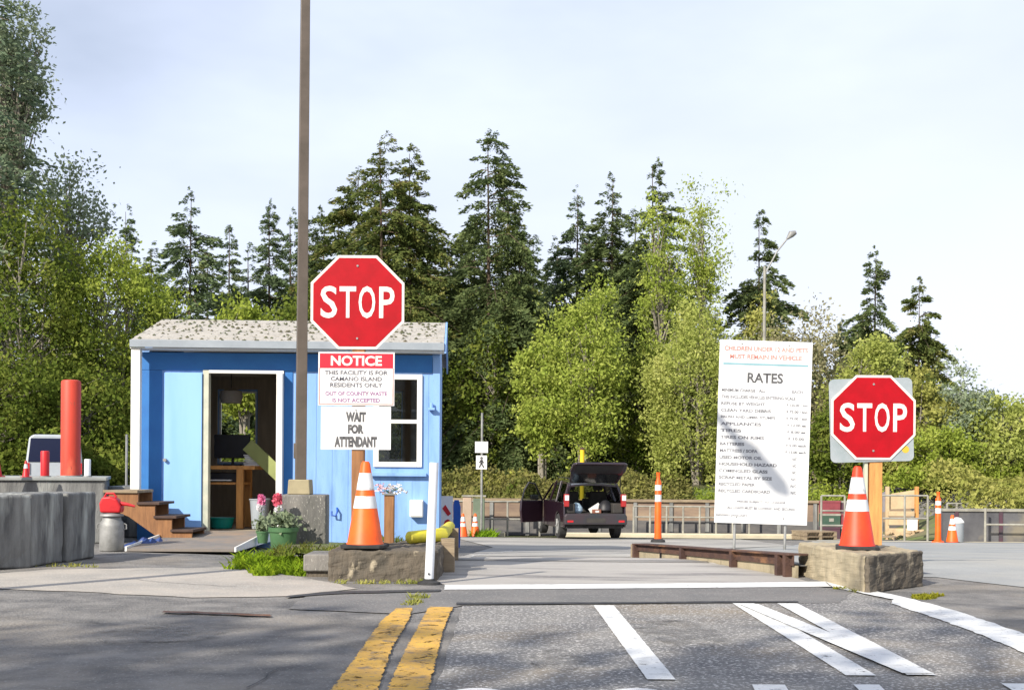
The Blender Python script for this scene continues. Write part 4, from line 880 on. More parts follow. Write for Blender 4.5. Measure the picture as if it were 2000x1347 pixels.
def timber_bin():
    d = 36.5; a = W(1740, 1050, d); zb = Z(10, d); t = thing('timber_bin', 'tan timber bin with a high back board and a white notice', 'bin', (a.x, d, zb))
    def P(px, py): p = W(px, py, d); return (p.x-a.x, p.z-zb)
    b = MB(); b.prism([P(1738, 995), P(1738, 966), P(1795, 957), P(1795, 993)], 'y', .4, .46); b.build('back_board', M_tan, t)
    b = MB(); b.prism([P(1726, 1000), P(1726, 965), P(1738, 960), P(1740, 1000)], 'y', .38, .44); b.build('side_panel', mat('dusty_blue_grey', (.16, .17, .24), (.25, .22, .2), scale=2), t)
    for px in (1740, 1798):
        p = P(px, 950); b = MB(); b.box(p[0]-.05, p[0]+.05, .3, .4, 0, p[1]); b.build('post', M_woodl if px > 1760 else M_tan, t)
    for z0, z1 in ((.15, .35), (.45, .62), (.72, .86)):
        b = MB(); b.box(0, P(1798, 0)[0], .22, .28, z0, z1); b.build('slat', M_tan, t)
    p = P(1776, 1012); q_ = P(1796, 1036); b = MB(); b.box(p[0], q_[0], .18, .2, q_[1], p[1]); b.build('notice', M_signw, t)
    b = MB(); rr = random.Random(5)
    for _ in range(40):
        x, y, z = rr.uniform(-.6, 1.0), rr.uniform(.0, .18), rr.uniform(0, .25); s = rr.uniform(.04, .1); b.box(x-s, x+s, y-s*.5, y+s*.5, z, z+s, Matrix.Rotation(rr.uniform(-.3, .3), 4, 'Y'))
    b.build('offcuts', M_tan, t)
timber_bin()
def crate_stack():
    d = 37.5; a = W(1600, 1045, d); zb = Z(9, d); rr = random.Random(8); k = 0
    cols = (('plum', M_plum), ('dark green', mat('dark_green_crate', (.03, .07, .05), (.05, .09, .06), scale=3)), ('dull red', mat('dull_red_crate', (.25, .05, .06), (.18, .04, .05), scale=3)))
    for j in range(3):
        for i in range(2):
            nm, m_ = cols[(i+j) % 3]
            t = thing('storage_crate', f'{nm} crate, {["bottom", "middle", "top"][j]} of the {["left", "right"][i]} stack behind the right cone', 'crate', (a.x+.1+i*.58, d, zb+j*.40), group='crates stacked behind the right cone')
            b = MB(); b.box(0, .54, 0, .45, 0, .03); b.box(0, .54, 0, .03, .03, .37); b.box(0, .54, .42, .45, .03, .37); b.box(0, .03, .03, .42, .03, .37); b.box(.51, .54, .03, .42, .03, .37); b.build('body', m_, t)
            b = MB(); b.box(-.01, .55, -.012, .0-.001, .33, .385); b.box(.2, .34, -.012, -.001, .15, .25); b.build('rim', M_rail if (i+j) % 2 else m_, t)
crate_stack()

def pallet(label, px, py, d, n, rot):
    a = W(px, py, d); zb = Z(a.x, d); t = thing('pallet', label, 'pallet', (a.x, d, zb), (0, 0, rot))
    for k in range(n):
        b = MB(); z = k*.14
        for i in range(6): b.box(-.5, .5, -.45+i*.17, -.34+i*.17, z+.11, z+.13)
        b.build('top_boards', M_woodw, t)
        b = MB()
        for x in (-.5, -.04, .42): b.box(x, x+.08, -.45, .45, z, z+.108)
        b.build('bearers', M_woodw, t)
pallet('low stack of weathered pallets behind the right rusty beam', 1590, 1040, 36, 2, .2)
pallet('single weathered pallet left of the timber bin', 1715, 1045, 36, 1, -.3)
sheet('gravel_strip', ragged([(3.5, 37.2), (12.6, 35.2), (12.6, 36.6), (8, 38.6), (3.5, 38.9)], .8, .15, 88), .014, M_kerb)
# ------------------------------------------------------------------ car with open hatch and door
def car():
    d = 33.0; a = W(1162, 1046, d); zb = Z(a.x, d); t = thing('suv', 'dark plum SUV seen from behind with its hatch and left front door open', 'car', (a.x, d, zb), (0, 0, math.radians(9)))
    w = .86
    # side profile (y forward, z up) with wheel arches
    def arch(cy, r=.40, n=9): return [(cy+r*math.cos(math.pi*k/n), .33+r*math.sin(math.pi*k/n)) for k in range(n+1)]
    lower = [(0.02, .42), (.02, .55), (.06, .98)] + [(.5, 1.0), (3.1, 1.0), (4.05, .92), (4.38, .75), (4.42, .35)] + arch(3.55) + arch(.85)
    lower = [(0.02, .33)]+[(.02, .55), (.06, .98), (.5, 1.0), (3.1, 1.0), (4.05, .92), (4.38, .75), (4.42, .35), (4.2, .30)]+arch(3.55)+[(3.1, .28), (1.3, .28)]+arch(.85)
    for s in (-1, 1):
        b = MB(); b.prism(lower, 'x', s*w-.05*s, s*w); b.build('side_panel', M_carp, t, bevel=.02)
    b = MB(); b.prism([(3.05, .99), (3.3, 1.0), (4.05, .93), (4.38, .76), (4.42, .35), (3.95, .35), (3.95, .7), (3.05, .8)], 'x', -w+.052, w-.052); b.build('bonnet', M_carp, t, bevel=.03)
    # roof
    rs = []; n = 8
    b = MB(); prof = [(.22, 1.50), (.5, 1.57), (1.3, 1.62), (2.0, 1.60), (2.45, 1.52)]
    vs = []
    for y, z in prof:
        for k in range(n+1):
            u = -1+2*k/n; vs.append((u*.68, y, z-.05*u*u))
        for k in range(n+1):
            u = -1+2*k/n; vs.append((u*.68, y, z-.05*u*u-.05))
    N = 2*(n+1); fs = []
    for i in range(len(prof)-1):
        for k in range(n):
            fs.append((i*N+k, i*N+k+1, (i+1)*N+k+1, (i+1)*N+k)); fs.append((i*N+n+1+k, (i+1)*N+n+1+k, (i+1)*N+n+2+k, i*N+n+2+k))
        fs.append((i*N, (i+1)*N, (i+1)*N+n+1, i*N+n+1)); fs.append((i*N+n, i*N+2*n+1, (i+1)*N+2*n+1, (i+1)*N+n))
    fs.append(tuple(range(0, n+1))+tuple(range(2*n+1, n, -1))); e = (len(prof)-1)*N; fs.append(tuple(e+q_ for q_ in tuple(range(0, n+1))+tuple(range(2*n+1, n, -1))))
    b.add(vs, fs); b.build('roof', M_carp, t, True)
    for s in (-1, 1):
        for (y0, z0, y1, z1, wd) in ((.10, .97, .30, 1.50, .16), (1.15, .99, 1.25, 1.57, .06), (2.1, .99, 1.95, 1.57, .06), (3.15, .98, 2.42, 1.50, .07)):
            b = MB(); b.add([(s*w, y0, z0), (s*w, y0+wd, z0), (s*(w-.06), y0+wd, z0), (s*(w-.06), y0, z0), (s*.69, y1, z1), (s*.69, y1+wd*.8, z1), (s*.63, y1+wd*.8, z1), (s*.63, y1, z1)], [(3,2,1,0),(4,5,6,7),(0,1,5,4),(1,2,6,5),(2,3,7,6),(3,0,4,7)]); b.build('pillar', M_carp, t, bevel=.01)
        for (ya, yb_, yc, yd) in ((.28, 1.14, 1.24, .44), (1.22, 2.09, 1.94, 1.32)):
            if s == -1 and ya > 1: continue
            b = MB(); b.add([(s*(w-.02), ya, .99), (s*(w-.02), yb_, .99), (s*.665, yc, 1.54), (s*.665, yd, 1.54)], [(0, 1, 2, 3)]); b.build('side_window', M_cglass, t)
        b = MB(); b.tube([(s*.60, .5, 1.60), (s*.60, .6, 1.645), (s*.60, 2.0, 1.655), (s*.60, 2.1, 1.61)], .015, 6); b.build('roof_rail', M_black, t)
        # tail lamps on the rear corners
        b = MB(); b.box(s*(w-.075)-.06, s*(w-.075)+.075, -.02, .12, .88, 1.22); tl = b.build('tail_light', mat('tail_light_lens', (.38, .03, .03), (.28, .02, .02), scale=5, rough=.15) if s < 0 else bpy.data.materials['tail_light_lens'], t, bevel=.02)
        b = MB(); b.box(s*(w-.075)-.05, s*(w-.075)+.06, -.03, -.021, 1.05, 1.19); b.build('reversing_light', M_refl, tl)
    b = MB(); b.add([(-.74, 3.12, 1.0), (.74, 3.12, 1.0), (.6, 2.46, 1.48), (-.6, 2.46, 1.48)], [(0, 1, 2, 3)]); b.build('windscreen', M_cglass, t)
    # rear bumper, sill, underside
    b = MB(); b.prism([(-w, .40), (w, .40), (w, .62), (w-.05, .70), (-w+.05, .70), (-w, .62)], 'y', -.12, .06); b.build('rear_bumper', mat('bumper_dark', (.028, .032, .036), (.045, .03, .035), scale=2, rough=.45), t, bevel=.035, segs=3)
    b = MB(); b.box(-.26, .26, -.126, -.121, .46, .58); b.build('number_plate', M_dark, t)
    for s in (-1, 1):
        b = MB(); b.box(s*.70-.08, s*.70+.08, -.128, -.121, .47, .52); b.build('reflector', M_redp, t)
    b = MB(); b.box(-w+.06, w-.06, .065, 3.9, .30, .38); b.build('chassis', M_rubber, t)
    b = MB(); b.box(-w+.055, w-.055, .07, 1.4, .66, .70); b.build('cargo_floor', M_dark, t)
    for s in (-1, 1):
        b = MB(); b.box(s*.66-.14, s*.66+.14, .12, 1.2, .70, .97); b.build('wheel_housing', M_dark, t, bevel=.03)
        for yy, zz_ in ((1.35, .72), (2.3, .5)):
            b = MB(); b.box(s*.40-.24, s*.40+.24, yy, yy+.16, zz_, zz_+.55); b.box(s*.40-.14, s*.40+.14, yy+.02, yy+.12, zz_+.57, zz_+.74); b.build('seat', M_dark, t, bevel=.04)
    for s in (-1, 1):
        for y in (.85, 3.55):
            wh = MB(); x0, x1 = s*(w-.21), s*(w+.005)
            wh.tube([(x0, y, .33), (x0+.02*s, y, .33), (x1-.02*s, y, .33), (x1, y, .33)], [.30, .335, .335, .31], 26); o = wh.build('wheel', M_rubber, t, True)
            r = MB(); r.tube([(x1-.01*s, y, .33), (x1+.004*s, y, .33)], .205, 20)
            for k in range(5):
                th = k*2*math.pi/5; r.tube([(x1+.006*s, y, .33), (x1+.006*s, y+.2*math.cos(th), .33+.2*math.sin(th))], .022, 6)
            r.build('rim', M_galv, o)
    # open hatch, hinged at the rear roof edge
    HM = Matrix.Translation((0, .22, 1.50)) @ Matrix.Rotation(math.radians(-31), 4, 'X')
    b = MB()
    outl = [(-.66, 0), (.66, 0), (.72, -.50), (.76, -.62), (.74, -.95), (.66, -1.02), (-.66, -1.02), (-.74, -.95), (-.76, -.62), (-.72, -.50)]
    holes = [(-.58, -.06), (.58, -.06), (.62, -.50), (-.62, -.50)]
    vs = [HM @ Vector((x, y, 0)) for x, y in outl]+[HM @ Vector((x, y, .06)) for x, y in outl]; n = len(outl)
    b.add(vs, [tuple(range(n)), tuple(range(2*n-1, n-1, -1))]+[(i, (i+1) % n, n+(i+1) % n, n+i) for i in range(n)])
    ho = b.build('hatch', M_carp, t, bevel=.02)
    b = MB(); b.add([HM @ Vector((x, y, -.006)) for x, y in holes], [(0, 1, 2, 3)]); b.build('rear_window', mat('dark_glass', (.015, .017, .02), rough=.1), ho)
    b = MB(); b.add([HM @ Vector((x, y, -.008)) for x, y in ((-.64, -.55), (.64, -.55), (.64, -.95), (-.64, -.95))], [(0, 1, 2, 3)]); b.build('inner_trim', M_black, ho)
    for s in (-1, 1):
        p = HM @ Vector((s*.66, -.42, 0)); b = MB(); b.tube([(s*.72, .18, 1.05), tuple(p)], .012, 6); b.build('gas_strut', M_black, ho)
    # left front door swung open (hinge at the front)
    DM = Matrix.Translation((-w, 3.0, 0)) @ Matrix.Rotation(math.radians(-46), 4, 'Z')
    b = MB(); pts = [(-1.02, .36), (-.02, .36), (0, .98), (-1.05, 1.0), (-1.08, .7)]
    def Dv(y, z, x): return DM @ Vector((x, y, z))
    vs = [Dv(y, z, 0) for y, z in pts]+[Dv(y, z, -.07) for y, z in pts]; n = 5
    b.add(vs, [tuple(range(n)), tuple(range(2*n-1, n-1, -1))]+[(i, (i+1) % n, n+(i+1) % n, n+i) for i in range(n)]); do = b.build('door', M_carp, t, bevel=.015)
    b = MB(); b.tube([Dv(-1.02, .98, -.03), Dv(-.98, 1.30, .04), Dv(-.85, 1.50, .09), Dv(-.55, 1.46, .09), Dv(-.02, .99, -.03)], .028, 8); b.build('window_frame', M_black, do)
    b = MB(); b.add([Dv(-1.0, .98, -.03), Dv(-.06, .99, -.03), Dv(-.56, 1.43, .07), Dv(-.84, 1.46, .07)], [(0, 1, 2, 3)]); b.build('window', M_cglass, do)
    b = MB(); b.box(-.12, .12, -.10, .10, 0, .14, Matrix.Translation(Dv(-.2, 1.0, -.18))); b.build('wing_mirror', M_black, do, bevel=.03)
    # load
    return t, d, a, zb
ct, cd, ca, cz_ = car()
def inload(name, label, cat, x, y, z): 
    m = Matrix.Translation(ct.location) @ Matrix.Rotation(math.radians(9), 4, 'Z'); p = m @ Vector((x, y, z)); return thing(name, label, cat, p, (0, 0, math.radians(11)))
t = inload('plastic_sack', 'pale blue sack in the open car boot, left side', 'sack', -.42, .42, .701)
b = MB(); b.lathe([(.12, 0), (.17, .06), (.16, .16), (.08, .26), (.03, .28)], 14); b.build('bag', mat('pale_blue_plastic', (.38, .50, .60), (.3, .42, .52), scale=9, rough=.4, bump=.8), t, True)
t = inload('cardboard_piece', 'cream cardboard piece sticking up in the open car boot', 'cardboard', .02, .5, .701)
b = MB(); b.box(-.03, .30, -.02, .0, 0, .14, Matrix.Rotation(math.radians(-32), 4, 'Y')); b.box(.1, .28, -.04, -.022, .02, .12, Matrix.Rotation(math.radians(-20), 4, 'Y')); b.build('board', M_trim, t)
t = inload('refuse_sack', 'black refuse sack in the open car boot, right side', 'sack', .40, .5, .701)
b = MB(); b.lathe([(.15, 0), (.22, .08), (.20, .2), (.09, .33), (.04, .36)], 14); b.build('bag', M_black, t, True)
t = inload('small_box', 'small reddish box in the open car boot', 'box', .12, .35, .701)
b = MB(); b.box(-.11, .11, -.07, .07, 0, .10); b.build('carton', mat('red_brown_card', (.28, .10, .06), (.2, .08, .05), scale=3), t, bevel=.004); b = MB(); b.box(-.05, .05, -.0715, -.0705, .02, .07); b.build('tape', M_trim, t)
def near_lamp():
    t = thing('street_lamp', 'slim grey street lamp whose arm throws the shadow on the RATES board', 'street lamp', (-3.94, 8.9, 0)); h = 8.68
    b = MB(); b.tube([(0, 0, 0), (0, 0, h*.5), (0, 0, h)], [.075, .062, .05], 12); b.build('pole', M_galv, t, True)
    b = MB(); b.tube([(0, 0, h-.04), (0, -1.0, h+.02), (0, -2.2, h)], .06, 10); b.build('arm', M_galv, t, True)
    b = MB(); b.tube([(0, -2.0, h-.02), (0, -2.25, h), (0, -2.8, h-.02), (0, -2.95, h-.01)], [.07, .13, .12, .05], 12); b.build('lamp_head', M_galv, t, True)
near_lamp()
# far street lamp seen above the rates board
def far_lamp():
    d = 44; a = W(1491, 900, d); t = thing('street_lamp', 'tall pale street lamp rising behind the rates board, arm reaching right', 'street lamp', (a.x, d, Z(a.x, d)))
    zb = t.location.z; zt = W(1491, 520, d).z-zb
    b = MB(); b.tube([(0, 0, 0), (0, 0, zt)], [.09, .05], 10); b.build('pole', M_rail, t, True)
    e = W(1548, 455, d); ex = e.x-a.x; ez = e.z-zb
    b = MB(); b.tube([(0, 0, zt-.3), (ex*.45, 0, zt+(ez-zt)*.45), (ex*.85, 0, ez-.15)], .03, 8); b.build('arm', M_galv, t, True)
    b = MB(); b.tube([(ex*.8, 0, ez-.22), (ex*.95, 0, ez-.04), (ex*1.12, 0, ez+.02)], [.04, .13, .07], 10); b.build('lamp_head', M_galv, t, True)
far_lamp()

# ------------------------------------------------------------------ foliage
def quads(name, C_, U, V, m, parent=None, tri=False):
    """one mesh of leaf faces: centres C, half-axes U and V (N x 3)"""
    n = len(C_); P = np.empty((n, 4, 3)); P[:, 0] = C_-U; P[:, 1] = C_-V*.8+U*.1; P[:, 2] = C_+U; P[:, 3] = C_+V*.8+U*.1
    me = bpy.data.meshes.new(name); me.vertices.add(n*4); me.vertices.foreach_set('co', P.reshape(-1)); me.loops.add(n*4)
    me.loops.foreach_set('vertex_index', np.arange(n*4, dtype=np.int32)); me.polygons.add(n)
    me.polygons.foreach_set('loop_start', np.arange(0, n*4, 4, dtype=np.int32)); me.polygons.foreach_set('loop_total', np.full(n, 4, dtype=np.int32))
    me.update(calc_edges=True); me.validate(); me.materials.append(m)
    o = bpy.data.objects.new(name, me); COL.objects.link(o)
    if parent: o.parent = parent
    return o
def rvec(R, n):
    v = R.normal(size=(n, 3)); return v/np.linalg.norm(v, axis=1, keepdims=True)
def conifer(h, Rd, seed, N, m, label, loc, gap=.15, low=.06, leaf=.20, droop=.25, pw=.85):
    R = np.random.default_rng(seed); t = thing('conifer_tree', label, 'tree', loc)
    tk = MB(); lean = R.normal(0, .012, 2)
    tp = [(lean[0]*h*f, lean[1]*h*f, h*f) for f in (0, .25, .5, .75, .97)]; tk.tube(tp, [h*.012, h*.009, h*.006, h*.003, h*.0008], 8)
    nb = int(h*17); fr = np.sort(R.uniform(low, 1, nb)); az = R.uniform(0, 2*np.pi, nb)
    prof = (1-fr)**pw*(.88+.16*np.sin(fr*17+seed)*np.cos(fr*7))
    side = 1+.22*np.sin(az*2+seed)
    L = Rd*(prof*side*R.uniform(.45, 1.25, nb)+.018*h/Rd*(1-fr)**.3)
    keep = R.random(nb) > gap; fr, az, L = fr[keep], az[keep], L[keep]; nb = len(fr)
    up = np.where(fr > .8, .35, .05-droop*(1-fr)*.5)+R.normal(0, .1, nb)
    for i in R.choice(nb, min(nb, 60), replace=False):
        if fr[i] > .88: continue
        z0 = fr[i]*h; dx, dy = math.cos(az[i])*L[i], math.sin(az[i])*L[i]
        tk.tube([(0+lean[0]*z0, lean[1]*z0, z0), (dx*.5, dy*.5, z0+up[i]*L[i]*.5), (dx*.95, dy*.95, z0+up[i]*L[i]*.9-droop*L[i]*.6)], [.03, .02, .006], 4, False)
    tk.build('trunk', M_bark, t, True)
    wL = L**1.05+.06; idx = R.choice(nb, N, p=wL/wL.sum()); s = R.uniform(.12, 1.05, N)**.75
    a = az[idx]; l = L[idx]; ca, sa = np.cos(a), np.sin(a)
    lat = R.normal(0, 1, N)*(.17*l*(1.15-s)+.03); 
    X = ca*l*s-sa*lat; Y = sa*l*s+ca*lat
    Zz = fr[idx]*h+up[idx]*l*s-droop*l*s*s*.9+R.normal(0, .035, N)*(1+l*.5)-np.abs(lat)*.35
    C_ = np.stack([X, Y, Zz], 1)
    dirv = np.stack([ca*.8-sa*np.sign(lat)*.5, sa*.8+ca*np.sign(lat)*.5, R.normal(-.15, .25, N)], 1)+.35*rvec(R, N); dirv /= np.linalg.norm(dirv, axis=1, keepdims=True)
    nv = np.cross(dirv, rvec(R, N)); nv /= np.linalg.norm(nv, axis=1, keepdims=True)
    sz = leaf*R.uniform(.5, 1.15, N)*(.42+.58*np.minimum(1, l/1.4))
    quads('crown', C_, dirv*sz[:, None]*.62, nv*sz[:, None]*.24, m, t)
    return t
def broadleaf(h, rx, rz, seed, N, m, bark, label, loc, leaf=.11, stems=3, base=.25, hang=0, ncl=170, spread=.32, name='broadleaf_tree', tw=.05, hollow=.45):
    """crown ellipsoid radii rx, rz centred at h-rz"""
    R = np.random.default_rng(seed); rr = random.Random(seed); t = thing(name, label, 'tree' if h > 2.2 else 'shrub', loc)
    cz = h-rz; d = rvec(R, ncl); r = R.uniform(hollow, 1, ncl)**.6
    lump = 1+.18*np.sin(d[:, 0]*5+seed)+.15*np.cos(d[:, 2]*6+seed*2)
    Cc = d*r[:, None]*lump[:, None]*np.array([rx, rx, rz]); Cc[:, 2] += cz
    Cc = Cc[Cc[:, 2] > base*h*.3]; n = len(Cc)
    tk = MB(); st = []
    for k in range(stems):
        a = 6.28*k/stems+rr.random(); s = rr.uniform(.1, .35)*rx if stems > 1 else .05*rx
        pts = [(.12*math.cos(a)*(stems > 1), .12*math.sin(a)*(stems > 1), 0), (s*.5*math.cos(a), s*.5*math.sin(a), h*.28), (s*math.cos(a), s*math.sin(a), h*.55), (s*1.4*math.cos(a), s*1.4*math.sin(a), h*.86)]
        tk.tube(pts, [tw*h*.28, tw*h*.2, tw*h*.12, .01], 7, False); st.append(pts)
    for c in Cc[::max(1, n//70)]:
        pts = st[rr.randrange(stems)]; f = rr.uniform(.25, .8); zt = min(c[2]*.75, h*.8)
        p0 = None
        for i in range(3):
            if pts[i][2] <= zt <= pts[i+1][2]:
                u = (zt-pts[i][2])/(pts[i+1][2]-pts[i][2]); p0 = tuple(pts[i][q]+(pts[i+1][q]-pts[i][q])*u for q in range(3))
        if p0 is None: continue
        mid = ((p0[0]+c[0])/2+rr.gauss(0, .08*rx), (p0[1]+c[1])/2+rr.gauss(0, .08*rx), (p0[2]+c[2])/2+.06*h*rr.random())
        tk.tube([p0, mid, tuple(c)], [tw*h*.07, tw*h*.045, .006], 5, False)
    tk.build('trunk', bark, t, True)
    wgt = R.uniform(.3, 1.6, n); idx = R.choice(n, N, p=wgt/wgt.sum()); cs = spread*R.uniform(.5, 1.3, n)*min(1.4, rx*.55)
    off = R.normal(0, 1, (N, 3))*cs[idx][:, None]; off[:, 2] *= .75 if not hang else 1.25
    if hang: off[:, 2] -= np.abs(R.normal(0, hang, N))
    C_ = Cc[idx]+off; C_[:, 2] = np.maximum(C_[:, 2], .05+R.random(N)*.4)
    u = rvec(R, N); u[:, 2] -= .3 if hang else 0; v = np.cross(u, rvec(R, N)); v /= np.linalg.norm(v, axis=1, keepdims=True)+1e-9
    sz = leaf*R.uniform(.5, 1.25, N)
    quads('crown', C_, u*sz[:, None]*.6, v*sz[:, None]*.42, m, t)
    return t
L_bluegrey = leafmat('blue_grey_needles', (.09, .13, .085), (.24, .28, .17), (.15, .20, .12), .8, .3)
L_bank = leafmat('bank_leaves', (.09, .13, .02), (.36, .38, .07), (.24, .22, .08), .7, .35)
L_dark = leafmat('conifer_needles', (.065, .10, .042), (.19, .225, .085), (.12, .155, .06), .9, .25)
L_dark2 = leafmat('conifer_needles_blue', (.08, .12, .065), (.21, .26, .12), (.13, .175, .085), .9, .25)
L_brown = leafmat('conifer_needles_rusty', (.07, .105, .035), (.25, .225, .075), (.14, .17, .05), 1.3, .25)
L_lime = leafmat('fresh_lime_leaves', (.22, .30, .05), (.50, .54, .14), (.34, .40, .08), 1.4, .4)
L_pale = leafmat('pale_yellow_green_leaves', (.24, .29, .06), (.58, .58, .20), (.38, .42, .11), .9, .45)
L_green = leafmat('spring_green_leaves', (.18, .25, .035), (.46, .50, .11), (.29, .35, .06), 1.1, .4)
L_olive = leafmat('olive_leaves', (.20, .23, .05), (.50, .47, .15), (.33, .33, .09), 1.2, .35)
L_twig = leafmat('pale_budding_leaves', (.22, .20, .12), (.40, .40, .22), (.30, .28, .15), 1.5, .35)
L_silver = leafmat('silvery_leaves', (.17, .22, .13), (.40, .44, .30), (.27, .32, .20), 1.5, .35)
L_weed = leafmat('weed_leaves', (.10, .19, .015), (.28, .42, .03), (.19, .32, .02), 2.5, .35)
L_mid = leafmat('mid_green_leaves', (.065, .11, .018), (.28, .30, .065), (.15, .19, .035), 1.0, .35)

# conifers: (tip px, tip py, depth, crown radius m, seed, kind, label)
CON = [
 (370, 364, 56, 2.5, 1, L_dark2, 'well shaped dark conifer behind the left end of the booth roof'),
 (448, 432, 60, 1.7, 2, L_dark2, 'narrow conifer right of the well shaped one, left of the lamp pole'),
 (253, 398, 58, 1.7, 36, L_dark2, 'slim conifer tip rising over the green trees at left'),
 (530, 388, 62, 2.4, 4, L_dark2, 'bluish conifer just left of the lamp pole'),
 (573, 405, 66, 2.2, 5, L_dark2, 'conifer whose tip meets the lamp pole'),
 (626, 400, 64, 1.9, 6, L_dark, 'small conifer just right of the lamp pole'),
 (700, 322, 57, 3.0, 7, L_brown, 'rusty green conifer above the left stop sign, left of the tall pair'),
 (757, 256, 55, 2.7, 8, L_brown, 'tallest conifer above the left stop sign'),
 (806, 280, 56, 2.9, 9, L_brown, 'tall conifer right of the tallest one above the left stop sign'),
 (962, 250, 55, 3.4, 10, L_dark, 'tallest conifer near the middle with wide ragged crown'),
 (1016, 410, 54, 2.6, 11, L_dark, 'conifer leaning on the right flank of the tallest middle one'),
 (905, 470, 58, 2.6, 12, L_dark, 'lower conifer in the gap left of the tallest middle one'),
 (1126, 362, 58, 2.4, 33, L_dark2, 'narrow open conifer left of the pointed pair'),
 (1192, 336, 57, 2.7, 14, L_dark, 'pointed dark conifer left of the lime birches'),
 (1284, 308, 56, 3.0, 15, L_dark, 'dark conifer with spreading top behind the lime birches'),
 (1487, 408, 53, 3.1, 16, L_dark, 'lone dark conifer above the rates board'),
 (1706, 480, 62, 3.0, 17, L_dark, 'spindly dark conifer above the right stop sign'),
 (1796, 540, 58, 3.1, 18, L_brown, 'broad dark conifer right of the spindly one'),
 (1645, 620, 60, 1.9, 19, L_dark, 'low conifer left of the right stop sign'),
]
for (px, py, d, r, sd, m_, lb) in CON:
    p = W(px, py, d); z0 = .3; conifer(p.z-z0, r*(1.5 if sd in (16, 17, 18) else 1.7), sd, int(32000*r/2.6+9000), m_, lb, (p.x, d, z0), leaf=.23, gap=.05, droop=.42, pw=(.74 if sd in (10, 8, 9, 7) else .92))
# back row of the forest
first = []
fl = 'dark conifer in the dense back row of the forest'
bk = [(20, 430), (110, 470), (190, 500), (300, 470), (410, 470), (490, 470), (600, 450), (655, 400), (728, 352), (782, 330), (838, 400), (880, 470), (930, 400), (995, 360), (1045, 455), (1085, 460), (1158, 430), (1235, 405), (1255, 440), (1320, 490), (1400, 600), (1540, 640), (1600, 660), (1850, 700)]
for i, (px, py) in enumerate(bk):
    d = 70+(i*7) % 9; p = W(px, py, d)
    if i < 3: first.append((conifer(14, 3.6, 50+i, 20000, (L_dark, L_brown, L_dark2)[i], fl, (p.x, d, .2), leaf=.28, gap=.06, droop=.42, pw=.85), 14)); o = first[-1][0]; s = (p.z-.2)/14; o.scale = (s*1.1, s*1.1, s); o['group'] = 'back row conifers'
    else:
        o, hh = first[i % 3]; s = (p.z-.2)/hh; clone(o, (p.x, d, .2), (0, 0, i*1.3), scale=(s*1.25, s*1.25, s), group='back row conifers')
# broadleaf trees: centre px, top py, bottom py, half width px, depth
def BL(px, pt, pb, hw, d, seed, N, m_, bark, label, **k):
    p = W(px, pt, d); q_ = W(px, pb, d); z0 = Z(p.x, d); z0 = .3 if d > 43 else z0; h = p.z-z0; rz = (p.z-q_.z)/2; rx = hw*d/F
    return broadleaf(h, rx, rz, seed, N, m_, bark, label, (p.x, d, z0), **k)
BL(1145, 585, 920, 84, 47, 101, 17000, L_lime, M_barkg, 'fresh lime green tree behind the parked car', leaf=.125, spread=.42, hollow=.3)
BL(1060, 650, 900, 55, 48, 102, 9000, L_lime, M_barkg, 'smaller green tree on the left flank of the lime one', leaf=.15)
BL(1365, 608, 960, 112, 46, 103, 36000, L_pale, M_barkg, 'large round light green tree behind the rates board', leaf=.11, hang=.25, ncl=300, hollow=.75, spread=.26)
BL(1290, 425, 800, 46, 50, 104, 7500, L_lime, M_barkg, 'upright lime birch before the spreading dark conifer', leaf=.12, stems=1, spread=.45)
BL(1372, 350, 800, 48, 51, 105, 7500, L_lime, M_barkg, 'tallest airy lime birch with visible pale trunk', leaf=.12, stems=1, ncl=150, hollow=.05, tw=.03, spread=.45)
BL(1560, 600, 940, 95, 47, 106, 13000, L_twig, M_barkg, 'brownish budding tree right of the rates board', leaf=.12, hang=.15)
BL(1480, 600, 930, 60, 49, 107, 9000, L_olive, M_barkg, 'olive tree behind the top of the rates board', leaf=.14)
BL(1700, 660, 960, 82, 45, 108, 15000, L_pale, M_barkg, 'green tree rising behind the right stop sign', leaf=.13)
BL(1790, 720, 970, 78, 44, 109, 13000, L_olive, M_barkg, 'olive green tree right of the right stop sign', leaf=.13)
BL(1895, 735, 985, 85, 43, 110, 13000, L_silver, M_barkg, 'silvery thin leaved tree near the right edge', leaf=.12, hollow=.3)
BL(1985, 775, 990, 85, 42, 111, 14000, L_pale, M_barkg, 'green tree cut by the right edge of the picture', leaf=.13)
BL(1845, 820, 990, 60, 41.5, 112, 9000, L_green, M_barkg, 'low bright bush tree above the charcoal wall', leaf=.12)
BL(1640, 780, 960, 60, 44, 113, 9000, L_mid, M_barkg, 'dark green tree between rates board and right stop sign', leaf=.13)
BL(1250, 700, 940, 50, 49, 114, 7000, L_mid, M_barkg, 'shadowy green tree in the gap left of the big round one', leaf=.15)
BL(960, 640, 900, 90, 53, 115, 9000, L_mid, M_barkg, 'dark green undergrowth tree between booth and lime tree', leaf=.18)
